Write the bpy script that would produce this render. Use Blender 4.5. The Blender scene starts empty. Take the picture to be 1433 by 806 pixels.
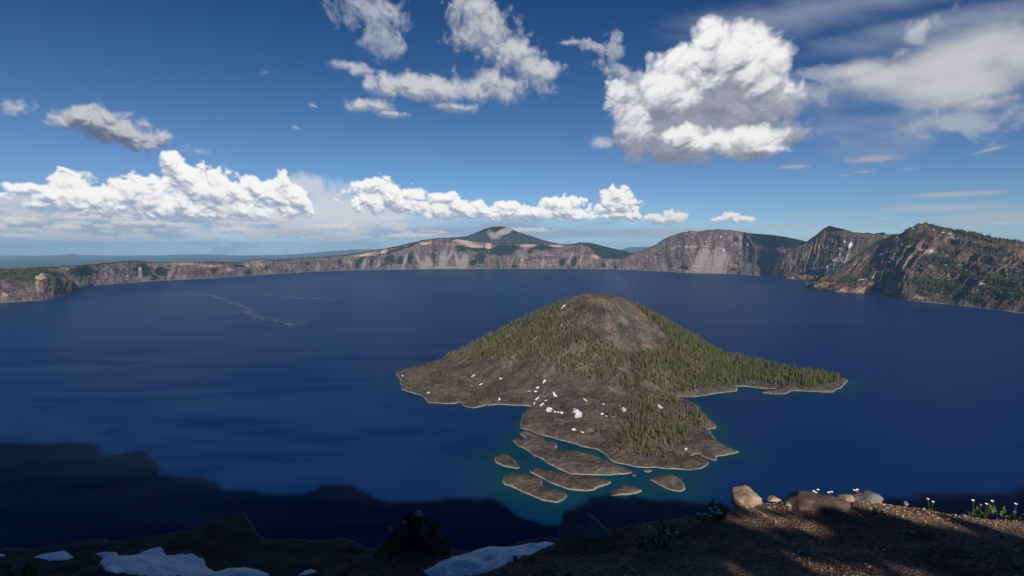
import bpy, math, random, bmesh
import numpy as np
random.seed(7); rng = np.random.default_rng(11)
C = bpy.context.scene.collection
F, CXP, CYP, EYE = 735.0, 716.5, 403.0, 420.0
PITCH = math.atan(60.0/735.0); SP, CP = math.sin(PITCH), math.cos(PITCH)
SUN_EL, SUN_AZ = math.radians(26.3), math.radians(12.0)      # sun stands behind the viewer, a little to the right
SUN = np.array([math.sin(SUN_AZ)*math.cos(SUN_EL), -math.cos(SUN_AZ)*math.cos(SUN_EL), math.sin(SUN_EL)])

# ------------------------------------------------------------------ lens helpers
def ray(px, py):
    X = (np.asarray(px, float)-CXP)/F; Y = (CYP-np.asarray(py, float))/F
    return X, CP+Y*SP, -SP+Y*CP
def on_plane(px, py, z=0.0):
    dx, dy, dz = ray(px, py); t = (z-EYE)/dz
    return dx*t, dy*t
def at_depth(px, py, Y):
    dx, dy, dz = ray(px, py); t = Y/dy
    return dx*t, dy*t, EYE+dz*t
def project(x, y, z):
    z = z-EYE
    f = y*CP-z*SP; u = y*SP+z*CP
    return CXP+F*x/f, CYP-F*u/f
def hit(px, py, hf, t0, t1, n=420):
    dx, dy, dz = ray(px, py); ts = np.geomspace(t0, t1, n)
    d = EYE+dz*ts-hf(dx*ts, dy*ts)
    k = np.where(d < 0)[0]
    t = ts[k[0]] if len(k) else ts[-1]
    if len(k) and k[0] > 0:
        a, b = d[k[0]-1], d[k[0]]; t = ts[k[0]-1]+(ts[k[0]]-ts[k[0]-1])*a/(a-b)
    return dx*t, dy*t, EYE+dz*t

# ------------------------------------------------------------------ noise
def _h(ix, iy, s):
    n = (ix.astype(np.int64)*374761393+iy.astype(np.int64)*668265263+s*1442695041) & 0xffffffff
    n = ((n ^ (n >> 13))*1274126177) & 0xffffffff
    n = ((n ^ (n >> 16))*2246822519) & 0xffffffff
    return ((n ^ (n >> 15)) & 0xffffff)/float(0xffffff)
def vn(x, y, s=0):
    ix = np.floor(x); iy = np.floor(y); fx = x-ix; fy = y-iy
    fx = fx*fx*fx*(fx*(fx*6-15)+10); fy = fy*fy*fy*(fy*(fy*6-15)+10)
    a = _h(ix, iy, s); b = _h(ix+1, iy, s); c = _h(ix, iy+1, s); d = _h(ix+1, iy+1, s)
    return (a+(b-a)*fx+(c-a)*fy+(a-b-c+d)*fx*fy)*2-1
def fbm(x, y, o=5, s=0, g=.5):
    r = 0; a = 1; t = 0
    for i in range(o):
        r = r+a*vn(x*2**i+17.3*i, y*2**i-9.1*i, s+i); t += a; a *= g
    return r/t
def ridged(x, y, o=4, s=0, g=.5):
    r = 0; a = 1; t = 0
    for i in range(o):
        r = r+a*(1-2*np.abs(vn(x*2**i+7.3*i, y*2**i+3.1*i, s+i))); t += a; a *= g
    return r/t
def sstep(a, b, x):
    t = np.clip((x-a)/(b-a), 0, 1); return t*t*(3-2*t)

# ------------------------------------------------------------------ mesh helpers
def link(name, me, mat, parent=None):
    o = bpy.data.objects.new(name, me); C.objects.link(o)
    for m in (mat if isinstance(mat, (list, tuple)) else [mat]): me.materials.append(m)
    if parent: o.parent = parent
    return o
def np_mesh(name, V, Fc, smooth=True):
    me = bpy.data.meshes.new(name); V = np.asarray(V, np.float32); Fc = np.asarray(Fc, np.int32)
    k = Fc.shape[1]
    me.vertices.add(len(V)); me.vertices.foreach_set('co', V.ravel())
    me.loops.add(Fc.size); me.loops.foreach_set('vertex_index', Fc.ravel())
    me.polygons.add(len(Fc)); me.polygons.foreach_set('loop_start', np.arange(0, Fc.size, k, dtype=np.int32))
    me.polygons.foreach_set('loop_total', np.full(len(Fc), k, np.int32))
    me.update(calc_edges=True); me.validate()
    me.polygons.foreach_set('use_smooth', np.full(len(me.polygons), smooth))
    return me
def grid_faces(nr, nc, keep=None):
    i = np.arange(nr*nc).reshape(nr, nc)
    f = np.stack([i[:-1, :-1], i[:-1, 1:], i[1:, 1:], i[1:, :-1]], -1).reshape(-1, 4)
    if keep is not None:
        kf = keep.reshape(-1)[f].any(1); f = f[kf]
    return f
def attr(me, name, val):
    a = me.attributes.new(name, 'FLOAT', 'POINT'); a.data.foreach_set('value', np.asarray(val, np.float32).ravel())
def compact(V, Fc, *att):
    u, inv = np.unique(Fc, return_inverse=True)
    return (V[u], inv.reshape(Fc.shape))+tuple(a[u] for a in att)
def tag(o, label=None, cat=None, group=None, kind=None):
    if label: o['label'] = label
    if cat: o['category'] = cat
    if group: o['group'] = group
    if kind: o['kind'] = kind
    return o
def empty(name, loc):
    o = bpy.data.objects.new(name, None); C.objects.link(o); o.location = loc; o.empty_display_size = .1; return o

# ------------------------------------------------------------------ node helpers
class NT:
    def __init__(s, nt): s.nt = nt; s.x = 0
    def n(s, t, **kw):
        n = s.nt.nodes.new(t); s.x += 30; n.location = (s.x, 0)
        for k, v in kw.items(): setattr(n, k, v)
        return n
    def put(s, sock, v):
        if isinstance(v, bpy.types.NodeSocket): s.nt.links.new(v, sock)
        elif v is not None: sock.default_value = v
    def m(s, op, a, b=None, c=None, clamp=False):
        n = s.n('ShaderNodeMath', operation=op, use_clamp=clamp)
        s.put(n.inputs[0], a); s.put(n.inputs[1], b)
        if c is not None: s.put(n.inputs[2], c)
        return n.outputs[0]
    def v(s, op, a, b=None, scale=None):
        n = s.n('ShaderNodeVectorMath', operation=op)
        s.put(n.inputs[0], a); s.put(n.inputs[1], b)
        if scale is not None: s.put(n.inputs['Scale'], scale)
        return n.outputs['Value'] if op in ('LENGTH', 'DOT_PRODUCT', 'DISTANCE') else n.outputs[0]
    def mix(s, f, a, b, bt='MIX'):
        n = s.n('ShaderNodeMix', data_type='RGBA', blend_type=bt)
        s.put(n.inputs[0], f); s.put(n.inputs[6], a if not isinstance(a, tuple) else a+(1,)); s.put(n.inputs[7], b if not isinstance(b, tuple) else b+(1,))
        return n.outputs[2]
    def ss(s, x, a, b, lo=0., hi=1.):
        n = s.n('ShaderNodeMapRange', interpolation_type='SMOOTHSTEP')
        s.put(n.inputs[0], x); s.put(n.inputs[1], a); s.put(n.inputs[2], b); s.put(n.inputs[3], lo); s.put(n.inputs[4], hi)
        return n.outputs[0]
    def noise(s, vec, scale, detail=4., rough=.5, dist=0., out=0):
        n = s.n('ShaderNodeTexNoise'); s.put(n.inputs['Vector'], vec); s.put(n.inputs['Scale'], scale)
        s.put(n.inputs['Detail'], detail); s.put(n.inputs['Roughness'], rough); s.put(n.inputs['Distortion'], dist)
        return n.outputs[out]
    def voro(s, vec, scale, feature='F1', detail=0., smooth=.5, out=0):
        n = s.n('ShaderNodeTexVoronoi', feature=feature); s.put(n.inputs['Vector'], vec); s.put(n.inputs['Scale'], scale)
        if detail: s.put(n.inputs['Detail'], detail)
        if feature == 'SMOOTH_F1': s.put(n.inputs['Smoothness'], smooth)
        return n.outputs[out]
    def attr(s, name): return s.n('ShaderNodeAttribute', attribute_name=name).outputs['Fac']
    def pos(s): return s.n('ShaderNodeNewGeometry').outputs['Position']
    def comb(s, x, y, z=0.):
        n = s.n('ShaderNodeCombineXYZ'); s.put(n.inputs[0], x); s.put(n.inputs[1], y); s.put(n.inputs[2], z); return n.outputs[0]
def mat(name):
    m = bpy.data.materials.new(name); m.use_nodes = True; nt = m.node_tree; nt.nodes.clear()
    t = NT(nt); b = t.n('ShaderNodeBsdfPrincipled'); o = t.n('ShaderNodeOutputMaterial')
    nt.links.new(b.outputs[0], o.inputs[0]); b.inputs['Specular IOR Level'].default_value = .15
    return m, t, b
def simple(name, col, rough=.85, var=.35, scale=8., bump=.0, bs=20., objrand=0., tint=None, spec=.2):
    m, t, b = mat(name); tc = t.n('ShaderNodeTexCoord').outputs['Object']
    nz = t.noise(tc, scale, 5., .6)
    c = t.mix(t.ss(nz, .3, .7), tuple(x*(1-var) for x in col), tuple(min(1, x*(1+var)) for x in col))
    if objrand:
        r = t.n('ShaderNodeObjectInfo').outputs['Random']
        c = t.mix(t.m('MULTIPLY', r, objrand), c, tuple(tint))
    t.put(b.inputs['Base Color'], c); b.inputs['Roughness'].default_value = rough; b.inputs['Specular IOR Level'].default_value = spec
    if bump:
        bn = t.n('ShaderNodeBump'); bn.inputs['Strength'].default_value = .8; bn.inputs['Distance'].default_value = bump
        t.put(bn.inputs['Height'], t.noise(tc, bs, 8., .65)); t.put(b.inputs['Normal'], bn.outputs[0])
    return m

# ------------------------------------------------------------------ camera, light, render settings
sc = bpy.context.scene
cam = bpy.data.cameras.new('camera'); co = bpy.data.objects.new('camera', cam); C.objects.link(co)
cam.sensor_width = 36; cam.lens = 36*F/1433.0; cam.clip_start = .1; cam.clip_end = 400000
co.location = (0, 0, EYE); co.rotation_euler = (math.pi/2-PITCH, 0, 0); sc.camera = co
sl = bpy.data.lights.new('sun', 'SUN'); sl.energy = 5.0; sl.angle = math.radians(.53); sl.color = (1, .93, .83)
so = bpy.data.objects.new('sun', sl); C.objects.link(so)
from mathutils import Vector
so.rotation_euler = Vector(SUN).to_track_quat('Z', 'Y').to_euler()
so.location = (0, -200, 1200)
sc.view_settings.view_transform = 'Standard'; sc.view_settings.look = 'None'; sc.view_settings.exposure = 0.12; sc.view_settings.gamma = 1
cy = sc.cycles; cy.use_denoising = True; cy.max_bounces = 5; cy.diffuse_bounces = 2; cy.glossy_bounces = 2; cy.volume_bounces = 1
cy.transparent_max_bounces = 6; cy.use_adaptive_sampling = True; cy.adaptive_threshold = .02
try: cy.denoising_input_passes = 'RGB_ALBEDO_NORMAL'
except Exception: pass

# ------------------------------------------------------------------ world: sky and clouds by direction
def sky_uv(px, py):
    dx, dy, dz = ray(px, py); L = math.sqrt(dx*dx+dy*dy+dz*dz)
    return math.atan2(dx, dy)*F, math.asin(dz/L)*F
PPU = 1.3; CU0, CU1, CV0, CV1 = -600., 600., -16., 334.
def clouds():
    """procedural cloud cover over the front of the sky, computed on a grid of azimuth and elevation"""
    W, H = int((CU1-CU0)*PPU), int((CV1-CV0)*PPU)
    u = CU0+(np.arange(W)+.5)/PPU; v = CV0+(np.arange(H)+.5)/PPU; RGB = np.zeros((H, W, 3)); AL = np.zeros((H, W))
    def worley(x, y, s, k=11.):
        ix = np.floor(x); iy = np.floor(y); acc = 0
        for i in (-1, 0, 1):
            for j in (-1, 0, 1):
                cx, cy_ = ix+i, iy+j; d = np.hypot(cx+_h(cx, cy_, s)-x, cy_+_h(cx, cy_, s+31)-y); acc = acc+np.exp(-k*d)
        return -np.log(acc)/k
    def blobs_field(B, pad, infl=1.):
        E = []
        for (cx, cyy, rx, ry, *rot) in B:
            a_, b_ = sky_uv(cx, cyy); ru = (sky_uv(cx+rx, cyy)[0]-sky_uv(cx-rx, cyy)[0])/2*infl; rv = (sky_uv(cx, cyy-ry)[1]-sky_uv(cx, cyy+ry)[1])/2*infl; E.append((a_, b_, ru, rv, math.radians(rot[0]) if rot else 0.))
        m = lambda z, lo, n: int(min(max((z-lo)*PPU, 0), n))
        i0 = m(min(e[0]-max(e[2], e[3])*1.5 for e in E)-pad, CU0, W); i1 = m(max(e[0]+max(e[2], e[3])*1.5 for e in E)+pad, CU0, W)
        j0 = m(min(e[1]-max(e[3], e[2]*abs(math.sin(e[4])))*1.6 for e in E)-pad, CV0, H); j1 = m(max(e[1]+max(e[3], e[2]*abs(math.sin(e[4])))*1.6 for e in E)+pad, CV0, H)
        X, Y = np.meshgrid(u[i0:i1], v[j0:j1]); r = np.full(X.shape, 9.)
        for (a_, b_, ru, rv, an) in E:
            dx, dy = X-a_, Y-b_; c_, s_ = math.cos(an), math.sin(an); q = np.hypot((dx*c_+dy*s_)/ru, (-dx*s_+dy*c_)/rv)
            h_ = np.clip(.25-np.abs(r-q), 0, 1)/.25; r = np.minimum(r, q)-h_**3*.25/6
        return slice(j0, j1), slice(i0, i1), X, Y, 1-r
    def over(sj, si, a, c):
        c = np.broadcast_to(np.asarray(c, float), a.shape+(3,)); RGB[sj, si] = RGB[sj, si]*(1-a[..., None])+c*a[..., None]; AL[sj, si] = AL[sj, si]*(1-a)+a
    sd = [100]
    def soft(B, s, amp, lo, hi, c, alpha, stretch=(1, 1), rot=0.):
        sd[0] += 7; sj, si, X, Y, f = blobs_field(B, 30); c_, s_ = math.cos(rot), math.sin(rot)
        x = (X*c_-Y*s_)/stretch[0]/s; y = (X*s_+Y*c_)/stretch[1]/s; w = fbm(x*.7, y*.7, 3, sd[0]+3)*.5
        d = amp*.62*fbm(x+w, y+w*.6, 7, sd[0], .58)+f; over(sj, si, sstep(lo, hi, d)*alpha, c)
    def cumulus(B, s, amp, edge, lit=(.98, .97, .95), dark=(.20, .245, .33), gain=.9, bias=.5, alpha=1., bulge=1., belly=.5, L=(.18, .62, .76), infl=1., dl=None, wisp=.0):
        sd[0] += 7; sj, si, X, Y, f = blobs_field(B, s*.8, infl)
        wx = fbm(X/s*.9, Y/s*.9, 4, sd[0])*s*.34; wy = fbm(X/s*.9+9, Y/s*.9, 4, sd[0]+2)*s*.34; x, y = (X+wx)/s, (Y+wy)/s
        w1 = worley(x, y, sd[0]); w2 = worley(x*2.2, y*2.2, sd[0]+1); w3 = worley(x*4.7, y*4.7, sd[0]+2); w4 = worley(x*9.5, y*9.5, sd[0]+3); fn = fbm(x*6, y*6, 5, sd[0]+4, .6)
        bl = .52-w1+.5*(.4-w2)+.25*(.4-w3)+.07*(.4-w4)+.08*fn
        d = f+amp*bl
        if wisp: d = d+wisp*fbm(x*2.5, y*2.5, 6, sd[0]+9, .65)
        hgt = s*(bulge*.9*np.sqrt(np.clip(f+.35, 0, None))+amp*(.52-w1)*.85+amp*.24*(.4-w2)+amp*.07*(.4-w3))
        gy_, gx_ = np.gradient(hgt, 1/PPU); nl = (-gx_*L[0]-gy_*L[1]+L[2])/np.sqrt(gx_**2+gy_**2+1)
        k = int((dl or s*.8)*PPU); up = np.zeros_like(d); up[:max(0, d.shape[0]-k)] = d[k:] if k < d.shape[0] else 0; up[max(0, d.shape[0]-k):] = -1
        g = bias+gain*(nl-L[2]*.55)-belly*np.clip(np.clip(up, -1, .9)-np.clip(d, -.2, .5)*.6+.05, -.3, 1)
        q = sstep(-.05, 1.0, g)[..., None]; c = np.array(dark)*(1-q)+np.array(lit)*q
        over(sj, si, sstep(0, edge, d)**.8*alpha, c)
    # high veils
    soft([(1150, 12, 260, 34), (1330, 30, 200, 22)], 60., 1.6, -.1, 1.1, (.34, .40, .52), .6, (3.5, 1), .25)
    soft([(1340, 105, 200, 62), (1430, 75, 120, 42), (1240, 120, 120, 40), (1300, 170, 190, 42), (1190, 100, 60, 20)], 70., 1.5, -.1, 1.0, (.40, .43, .50), .8, (2.2, 1), .15)
    soft([(1345, 84, 180, 44, 12), (1230, 108, 90, 24), (1440, 70, 100, 40), (1200, 100, 60, 20), (1330, 120, 140, 34)], 46., .9, -.1, .8, (.62, .62, .63), .9, (2.0, 1), .2)
    soft([(1290, 48, 36, 16, 35), (1150, 105, 50, 14, -10), (1130, 130, 60, 30), (1350, 175, 160, 30)], 20., 2.4, .2, 1.3, (.5, .53, .60), .6, (1.5, 1), .5)
    soft([(1215, 223, 48, 7), (1210, 240, 34, 4), (1270, 236, 26, 4), (1390, 208, 50, 5, 12), (1115, 233, 26, 4), (1180, 245, 16, 3)], 14., 1.1, 0., .8, (.44, .43, .46), .75, (3.5, 1))
    soft([(1310, 292, 210, 10), (1400, 303, 160, 16), (1330, 272, 120, 4), (1100, 318, 60, 4), (1240, 306, 50, 4)], 18., 1.0, 0., 1., (.50, .49, .50), .65, (5, 1))
    soft([(900, 322, 200, 8), (1420, 312, 60, 4), (1180, 322, 80, 5)], 14., 3.0, .45, 1.1, (.60, .58, .60), .7, (3.2, 1))
    # low stratocumulus on the left
    soft([(100, 318, 460, 36), (430, 305, 170, 42), (640, 318, 260, 18), (900, 326, 160, 8)], 50., 1.5, -.25, .8, (.34, .43, .58), .75, (4, 1))
    soft([(100, 300, 420, 18), (430, 300, 150, 26), (60, 300, 300, 12)], 12., 2.6, .1, .8, (.66, .66, .70), .8, (2.6, 1))
    soft([(110, 318, 480, 30), (440, 312, 190, 34), (620, 322, 240, 14)], 16., 3.0, .2, .9, (.30, .38, .52), .65, (4.5, 1))
    g = random.Random(3)
    for row, (yy, n, rx, ry) in enumerate([(297, 16, 22, 5), (305, 20, 20, 4.5), (314, 24, 18, 3.6), (323, 26, 16, 2.8), (331, 26, 15, 2.2), (338, 20, 15, 1.6)]):
        cumulus([(g.uniform(-10, 560+row*25), yy+g.uniform(-3.5, 3.5), rx*g.uniform(.5, 1.5), ry*g.uniform(.7, 1.4)) for _ in range(n)], 8.-row*.8, .75, .7, (.80, .76, .73), (.42, .48, .60), gain=.6, bias=.55, alpha=.85-row*.08, belly=.3, wisp=.3)
    soft([(110, 330, 460, 16), (440, 328, 300, 12)], 6., 3.2, .45, 1.1, (.60, .60, .62), .7, (5, 1))
    soft([(430, 262, 50, 18), (460, 285, 80, 36), (500, 300, 120, 26)], 26., 1.4, -.2, .8, (.68, .71, .77), .85, (1.5, 1))
    # the bank of cumulus along the horizon
    cumulus([(50, 264, 40, 9), (95, 258, 34, 20), (105, 274, 62, 20), (170, 280, 60, 22), (205, 270, 50, 24), (246, 240, 26, 26), (262, 258, 50, 30), (300, 272, 66, 30), (350, 256, 26, 16), (385, 268, 44, 26), (415, 284, 24, 20), (250, 290, 190, 15)],
            21., .80, .24, (1.04, 1.02, .99), (.36, .42, .55), gain=.80, bias=.57, belly=.34, dl=13, bulge=.9)
    cumulus([(530, 265, 36, 17), (545, 280, 62, 20), (622, 279, 22, 12), (635, 292, 66, 15), (712, 291, 22, 10), (735, 300, 62, 11), (786, 287, 34, 14), (805, 299, 28, 10), (680, 297, 60, 9)],
            16., .75, .26, (1.04, 1.02, .99), (.36, .42, .55), gain=.80, bias=.56, belly=.40, dl=10, bulge=.9)
    cumulus([(862, 276, 22, 15), (864, 289, 33, 13), (862, 302, 22, 5), (886, 303, 12, 6)], 13., .8, .18, (1.0, .98, .95), (.34, .39, .50), gain=.75, bias=.58, belly=.35)
    cumulus([(915, 305, 16, 6), (942, 303, 20, 9), (930, 308, 32, 6), (1022, 303, 16, 6), (1038, 307, 19, 5), (1008, 307, 12, 4)], 8., .6, .25, (.90, .87, .84), (.40, .44, .54), gain=.7, bias=.5)
    cumulus([(470, 318, 40, 6), (575, 330, 34, 4), (90, 318, 30, 5), (330, 322, 34, 5), (740, 322, 34, 4), (200, 312, 60, 5), (20, 330, 40, 4)], 7., .7, .5, (.80, .77, .76), (.40, .45, .56), gain=.7, bias=.5, alpha=.7)
    # grey mid-level pieces
    cumulus([(106, 165, 42, 19, 10), (140, 174, 46, 25), (172, 184, 46, 23), (208, 197, 38, 16, 20)], 22., .7, .55, (.62, .62, .65), (.13, .17, .26), gain=.7, bias=.36, alpha=.96, belly=.55, wisp=.25)
    cumulus([(518, 14, 60, 34), (538, 52, 34, 40, 20), (490, 92, 26, 9), (512, 100, 26, 8)], 30., .8, 1.0, (.50, .53, .60), (.22, .28, .40), gain=.6, bias=.5, alpha=.85, belly=.2, wisp=.7)
    cumulus([(664, 10, 40, 38, 30), (680, 46, 52, 42), (718, 76, 34, 36), (744, 102, 42, 34), (705, 118, 68, 24), (640, 124, 84, 22), (568, 121, 66, 20), (600, 124, 80, 18), (522, 148, 44, 11), (547, 160, 24, 7), (642, 151, 32, 9)], 30., .7, .85, (.66, .66, .68), (.25, .30, .40), gain=.7, bias=.48, alpha=.95, belly=.35, wisp=.5)
    cumulus([(858, 70, 16, 28), (830, 66, 30, 9, -15), (870, 102, 46, 14, -20), (800, 60, 20, 5)], 18., .8, .9, (.58, .60, .65), (.22, .28, .40), gain=.6, bias=.5, alpha=.75, wisp=.6)
    soft([(22, 150, 30, 14), (375, 101, 14, 7), (438, 148, 10, 5), (268, 211, 34, 7), (413, 178, 9, 4), (495, 94, 34, 10), (1290, 42, 44, 22, 30), (845, 200, 22, 11)], 12., 2.2, .1, 1.3, (.55, .57, .63), .85, (1.4, 1))
    # the great cumulus at upper right: shaded belly, then the sunlit heaps in front of it
    cumulus([(1000, 150, 112, 50), (915, 190, 64, 42), (955, 208, 84, 26), (1060, 150, 66, 48), (1050, 200, 60, 26), (1000, 110, 80, 46), (930, 145, 60, 46), (885, 160, 30, 44), (1000, 180, 90, 30)],
            36., .50, .6, (.50, .51, .56), (.19, .215, .29), gain=.35, bias=.42, belly=.22, wisp=.2)
    cumulus([(1112, 184, 44, 18), (1088, 194, 36, 15)], 20., .7, 1.0, (.44, .45, .50), (.24, .27, .36), gain=.5, bias=.5, alpha=.85, wisp=.35)
    cumulus([(1003, 52, 36, 30), (1030, 80, 62, 42), (955, 92, 48, 32), (985, 98, 72, 38), (1066, 98, 50, 42), (935, 118, 50, 26), (1078, 124, 44, 34)],
            34., .66, .50, (.97, .96, .95), (.24, .27, .34), gain=.55, bias=.60, belly=.48, dl=30, bulge=1.2, L=(-.15, .66, .74), wisp=.12)
    cumulus([(945, 140, 44, 20), (930, 128, 40, 22)], 22., .6, .6, (.93, .93, .93), (.30, .33, .40), gain=.5, bias=.60, belly=.5, dl=16, L=(-.15, .66, .74), wisp=.15)
    cumulus([(868, 136, 22, 30), (882, 166, 24, 32), (898, 180, 18, 20)], 20., .65, .5, (.88, .88, .89), (.26, .29, .37), gain=.55, bias=.55, belly=.35, L=(-.3, .6, .74), wisp=.15)
    cumulus([(960, 190, 40, 17), (1000, 200, 56, 19), (1052, 198, 54, 24), (1066, 210, 44, 10)], 24., .55, .5, (.95, .94, .92), (.22, .25, .32), gain=.55, bias=.60, belly=.55, dl=16, wisp=.12)
    cumulus([(1378, 130, 40, 24), (1330, 142, 66, 16), (1375, 146, 56, 16)], 28., .5, 1.0, (.62, .61, .63), (.30, .32, .39), gain=.35, bias=.55, alpha=.8, belly=.35, wisp=.25)
    fe = np.minimum.outer(np.clip(np.minimum(v-CV0, CV1-v)/8., 0, 1), np.clip(np.minimum(u-CU0, CU1-u)/12., 0, 1))
    return np.concatenate([RGB*fe[..., None], (AL*fe)[..., None]], -1).astype(np.float32)
def build_world():
    w = bpy.data.worlds.new('World'); sc.world = w; w.use_nodes = True; nt = w.node_tree; nt.nodes.clear(); t = NT(nt)
    out = t.n('ShaderNodeOutputWorld')
    sky = t.n('ShaderNodeTexSky', sky_type='NISHITA'); sky.sun_disc = False
    sky.sun_elevation = SUN_EL; sky.sun_rotation = math.pi-SUN_AZ; sky.altitude = 2300; sky.air_density = 1.0; sky.dust_density = .1; sky.ozone_density = 3.0
    D = t.v('NORMALIZE', t.n('ShaderNodeTexCoord').outputs['Generated'])
    sp = t.n('ShaderNodeSeparateXYZ'); t.put(sp.inputs[0], D)
    az = t.m('MULTIPLY', t.m('ARCTAN2', sp.outputs[0], sp.outputs[1]), F)
    el = t.m('MULTIPLY', t.m('ARCSINE', sp.outputs[2]), F)
    col = t.v('SCALE', sky.outputs[0], scale=SKY)
    # deeper blue overhead, paler towards the horizon (air of the sky itself)
    tint = t.mix(t.ss(el, -60., 60.), (.95, 1.26, 1.75), (.82, 1.03, 1.25)); tint = t.mix(t.ss(el, 40., 320.), tint, (.22, .56, .86))
    base = t.mix(1., col, tint, 'MULTIPLY')
    CI = clouds(); img = bpy.data.images.new('cloud_cover', CI.shape[1], CI.shape[0], alpha=True, float_buffer=True); img.colorspace_settings.name = 'Non-Color'; img.alpha_mode = 'CHANNEL_PACKED'
    img.pixels.foreach_set(CI.ravel()); img.update(); img.pack()
    ti = t.n('ShaderNodeTexImage', interpolation='Cubic', extension='CLIP'); ti.image = img
    t.put(ti.inputs[0], t.comb(t.m('MULTIPLY_ADD', az, 1/(CU1-CU0), -CU0/(CU1-CU0)), t.m('MULTIPLY_ADD', el, 1/(CV1-CV0), -CV0/(CV1-CV0))))
    inside = t.m('LESS_THAN', t.m('ABSOLUTE', az), 598.); A = t.m('MULTIPLY', ti.outputs[1], inside)
    col = t.v('ADD', t.v('SCALE', base, scale=t.m('SUBTRACT', 1., A)), t.v('SCALE', ti.outputs[0], scale=t.m('MULTIPLY', inside, CLB)))
    bg = t.n('ShaderNodeBackground'); t.put(bg.inputs[0], col); nt.links.new(bg.outputs[0], out.inputs[0])
SKY, CLB = .053, .86
build_world()

# ------------------------------------------------------------------ materials of the setting
def mat_rock_wall(name, cA, cB, cWarm, forest, scale=1., strata=.5):
    """rock walls: grey and tan beds, talus, forest and snow by masks baked from the relief"""
    m, t, b = mat(name); p = t.pos()
    pn = t.v('MULTIPLY', p, (1/90., 1/90., 1/40.))
    big = t.noise(pn, .35/scale, 6., .6); fine = t.noise(pn, 2.2/scale, 8., .7)
    st = t.noise(t.v('MULTIPLY', p, (1/900., 1/900., 1/16.)), 1./scale, 5., .65, 1.2)
    sz = t.n('ShaderNodeSeparateXYZ'); t.put(sz.inputs[0], p); flute = t.noise(t.comb(t.attr('along'), t.m('MULTIPLY', sz.outputs[2], 1/260.)), 1.6/scale, 6., .68, .5)
    c = t.mix(t.ss(big, .35, .68), cA, cB)
    c = t.mix(t.ss(flute, .42, .60), t.mix(1., c, (.52, .50, .53), 'MULTIPLY'), t.mix(1., c, (1.3, 1.24, 1.17), 'MULTIPLY'))
    c = t.mix(t.m('MULTIPLY', t.ss(st, .45, .72), strata), c, cWarm)
    c = t.mix(t.m('MULTIPLY', t.ss(fine, .38, .66), .85), t.mix(1., c, (.42, .42, .46), 'MULTIPLY'), c)
    wm = t.attr('warm'); c = t.mix(t.ss(t.m('MULTIPLY_ADD', fine, .9, wm), .75, 1.15), c, cWarm)
    tl = t.attr('talus'); c = t.mix(t.ss(t.m('MULTIPLY_ADD', t.noise(pn, 3./scale, 5.), .5, tl), .62, .95), c, t.mix(fine, (.27, .23, .21), (.38, .33, .30)))
    fo = t.attr('forest'); fn = t.noise(p, .012/scale, 6., .72)
    fmask = t.ss(t.m('MULTIPLY_ADD', t.m('SUBTRACT', fn, .5), 1.5, fo), .42, .56)
    fc = t.mix(t.ss(t.noise(p, .05/scale, 3., .7), .35, .65), tuple(x*.55 for x in forest), tuple(x*1.5 for x in forest))
    c = t.mix(fmask, c, fc)
    sn = t.attr('snow'); c = t.mix(t.ss(t.m('MULTIPLY_ADD', t.m('SUBTRACT', t.noise(p, .035/scale, 5., .75), .5), 2.6, sn), .50, .56), c, (.8, .82, .86))
    sx = t.n('ShaderNodeSeparateXYZ'); t.put(sx.inputs[0], p)
    c = t.mix(t.ss(sx.outputs[2], 6., 3.5), c, (.30, .27, .235))
    t.put(b.inputs['Base Color'], c); b.inputs['Roughness'].default_value = .92; b.inputs['Specular IOR Level'].default_value = .05
    bn = t.n('ShaderNodeBump'); bn.inputs['Strength'].default_value = .9; bn.inputs['Distance'].default_value = 40.*scale
    t.put(bn.inputs['Height'], t.m('ADD', t.m('ADD', fine, flute), t.m('MULTIPLY', t.noise(p, .04/scale, 6., .75), .8))); t.put(b.inputs['Normal'], bn.outputs[0])
    return m
M_wall = mat_rock_wall('grey_cliff_rock', (.22, .165, .145), (.38, .30, .26), (.54, .40, .29), (.020, .032, .018), 1.0)
M_near_wall = mat_rock_wall('tawny_cliff_rock', (.17, .13, .105), (.32, .235, .17), (.52, .32, .165), (.018, .028, .012), .55, .6)

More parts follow.
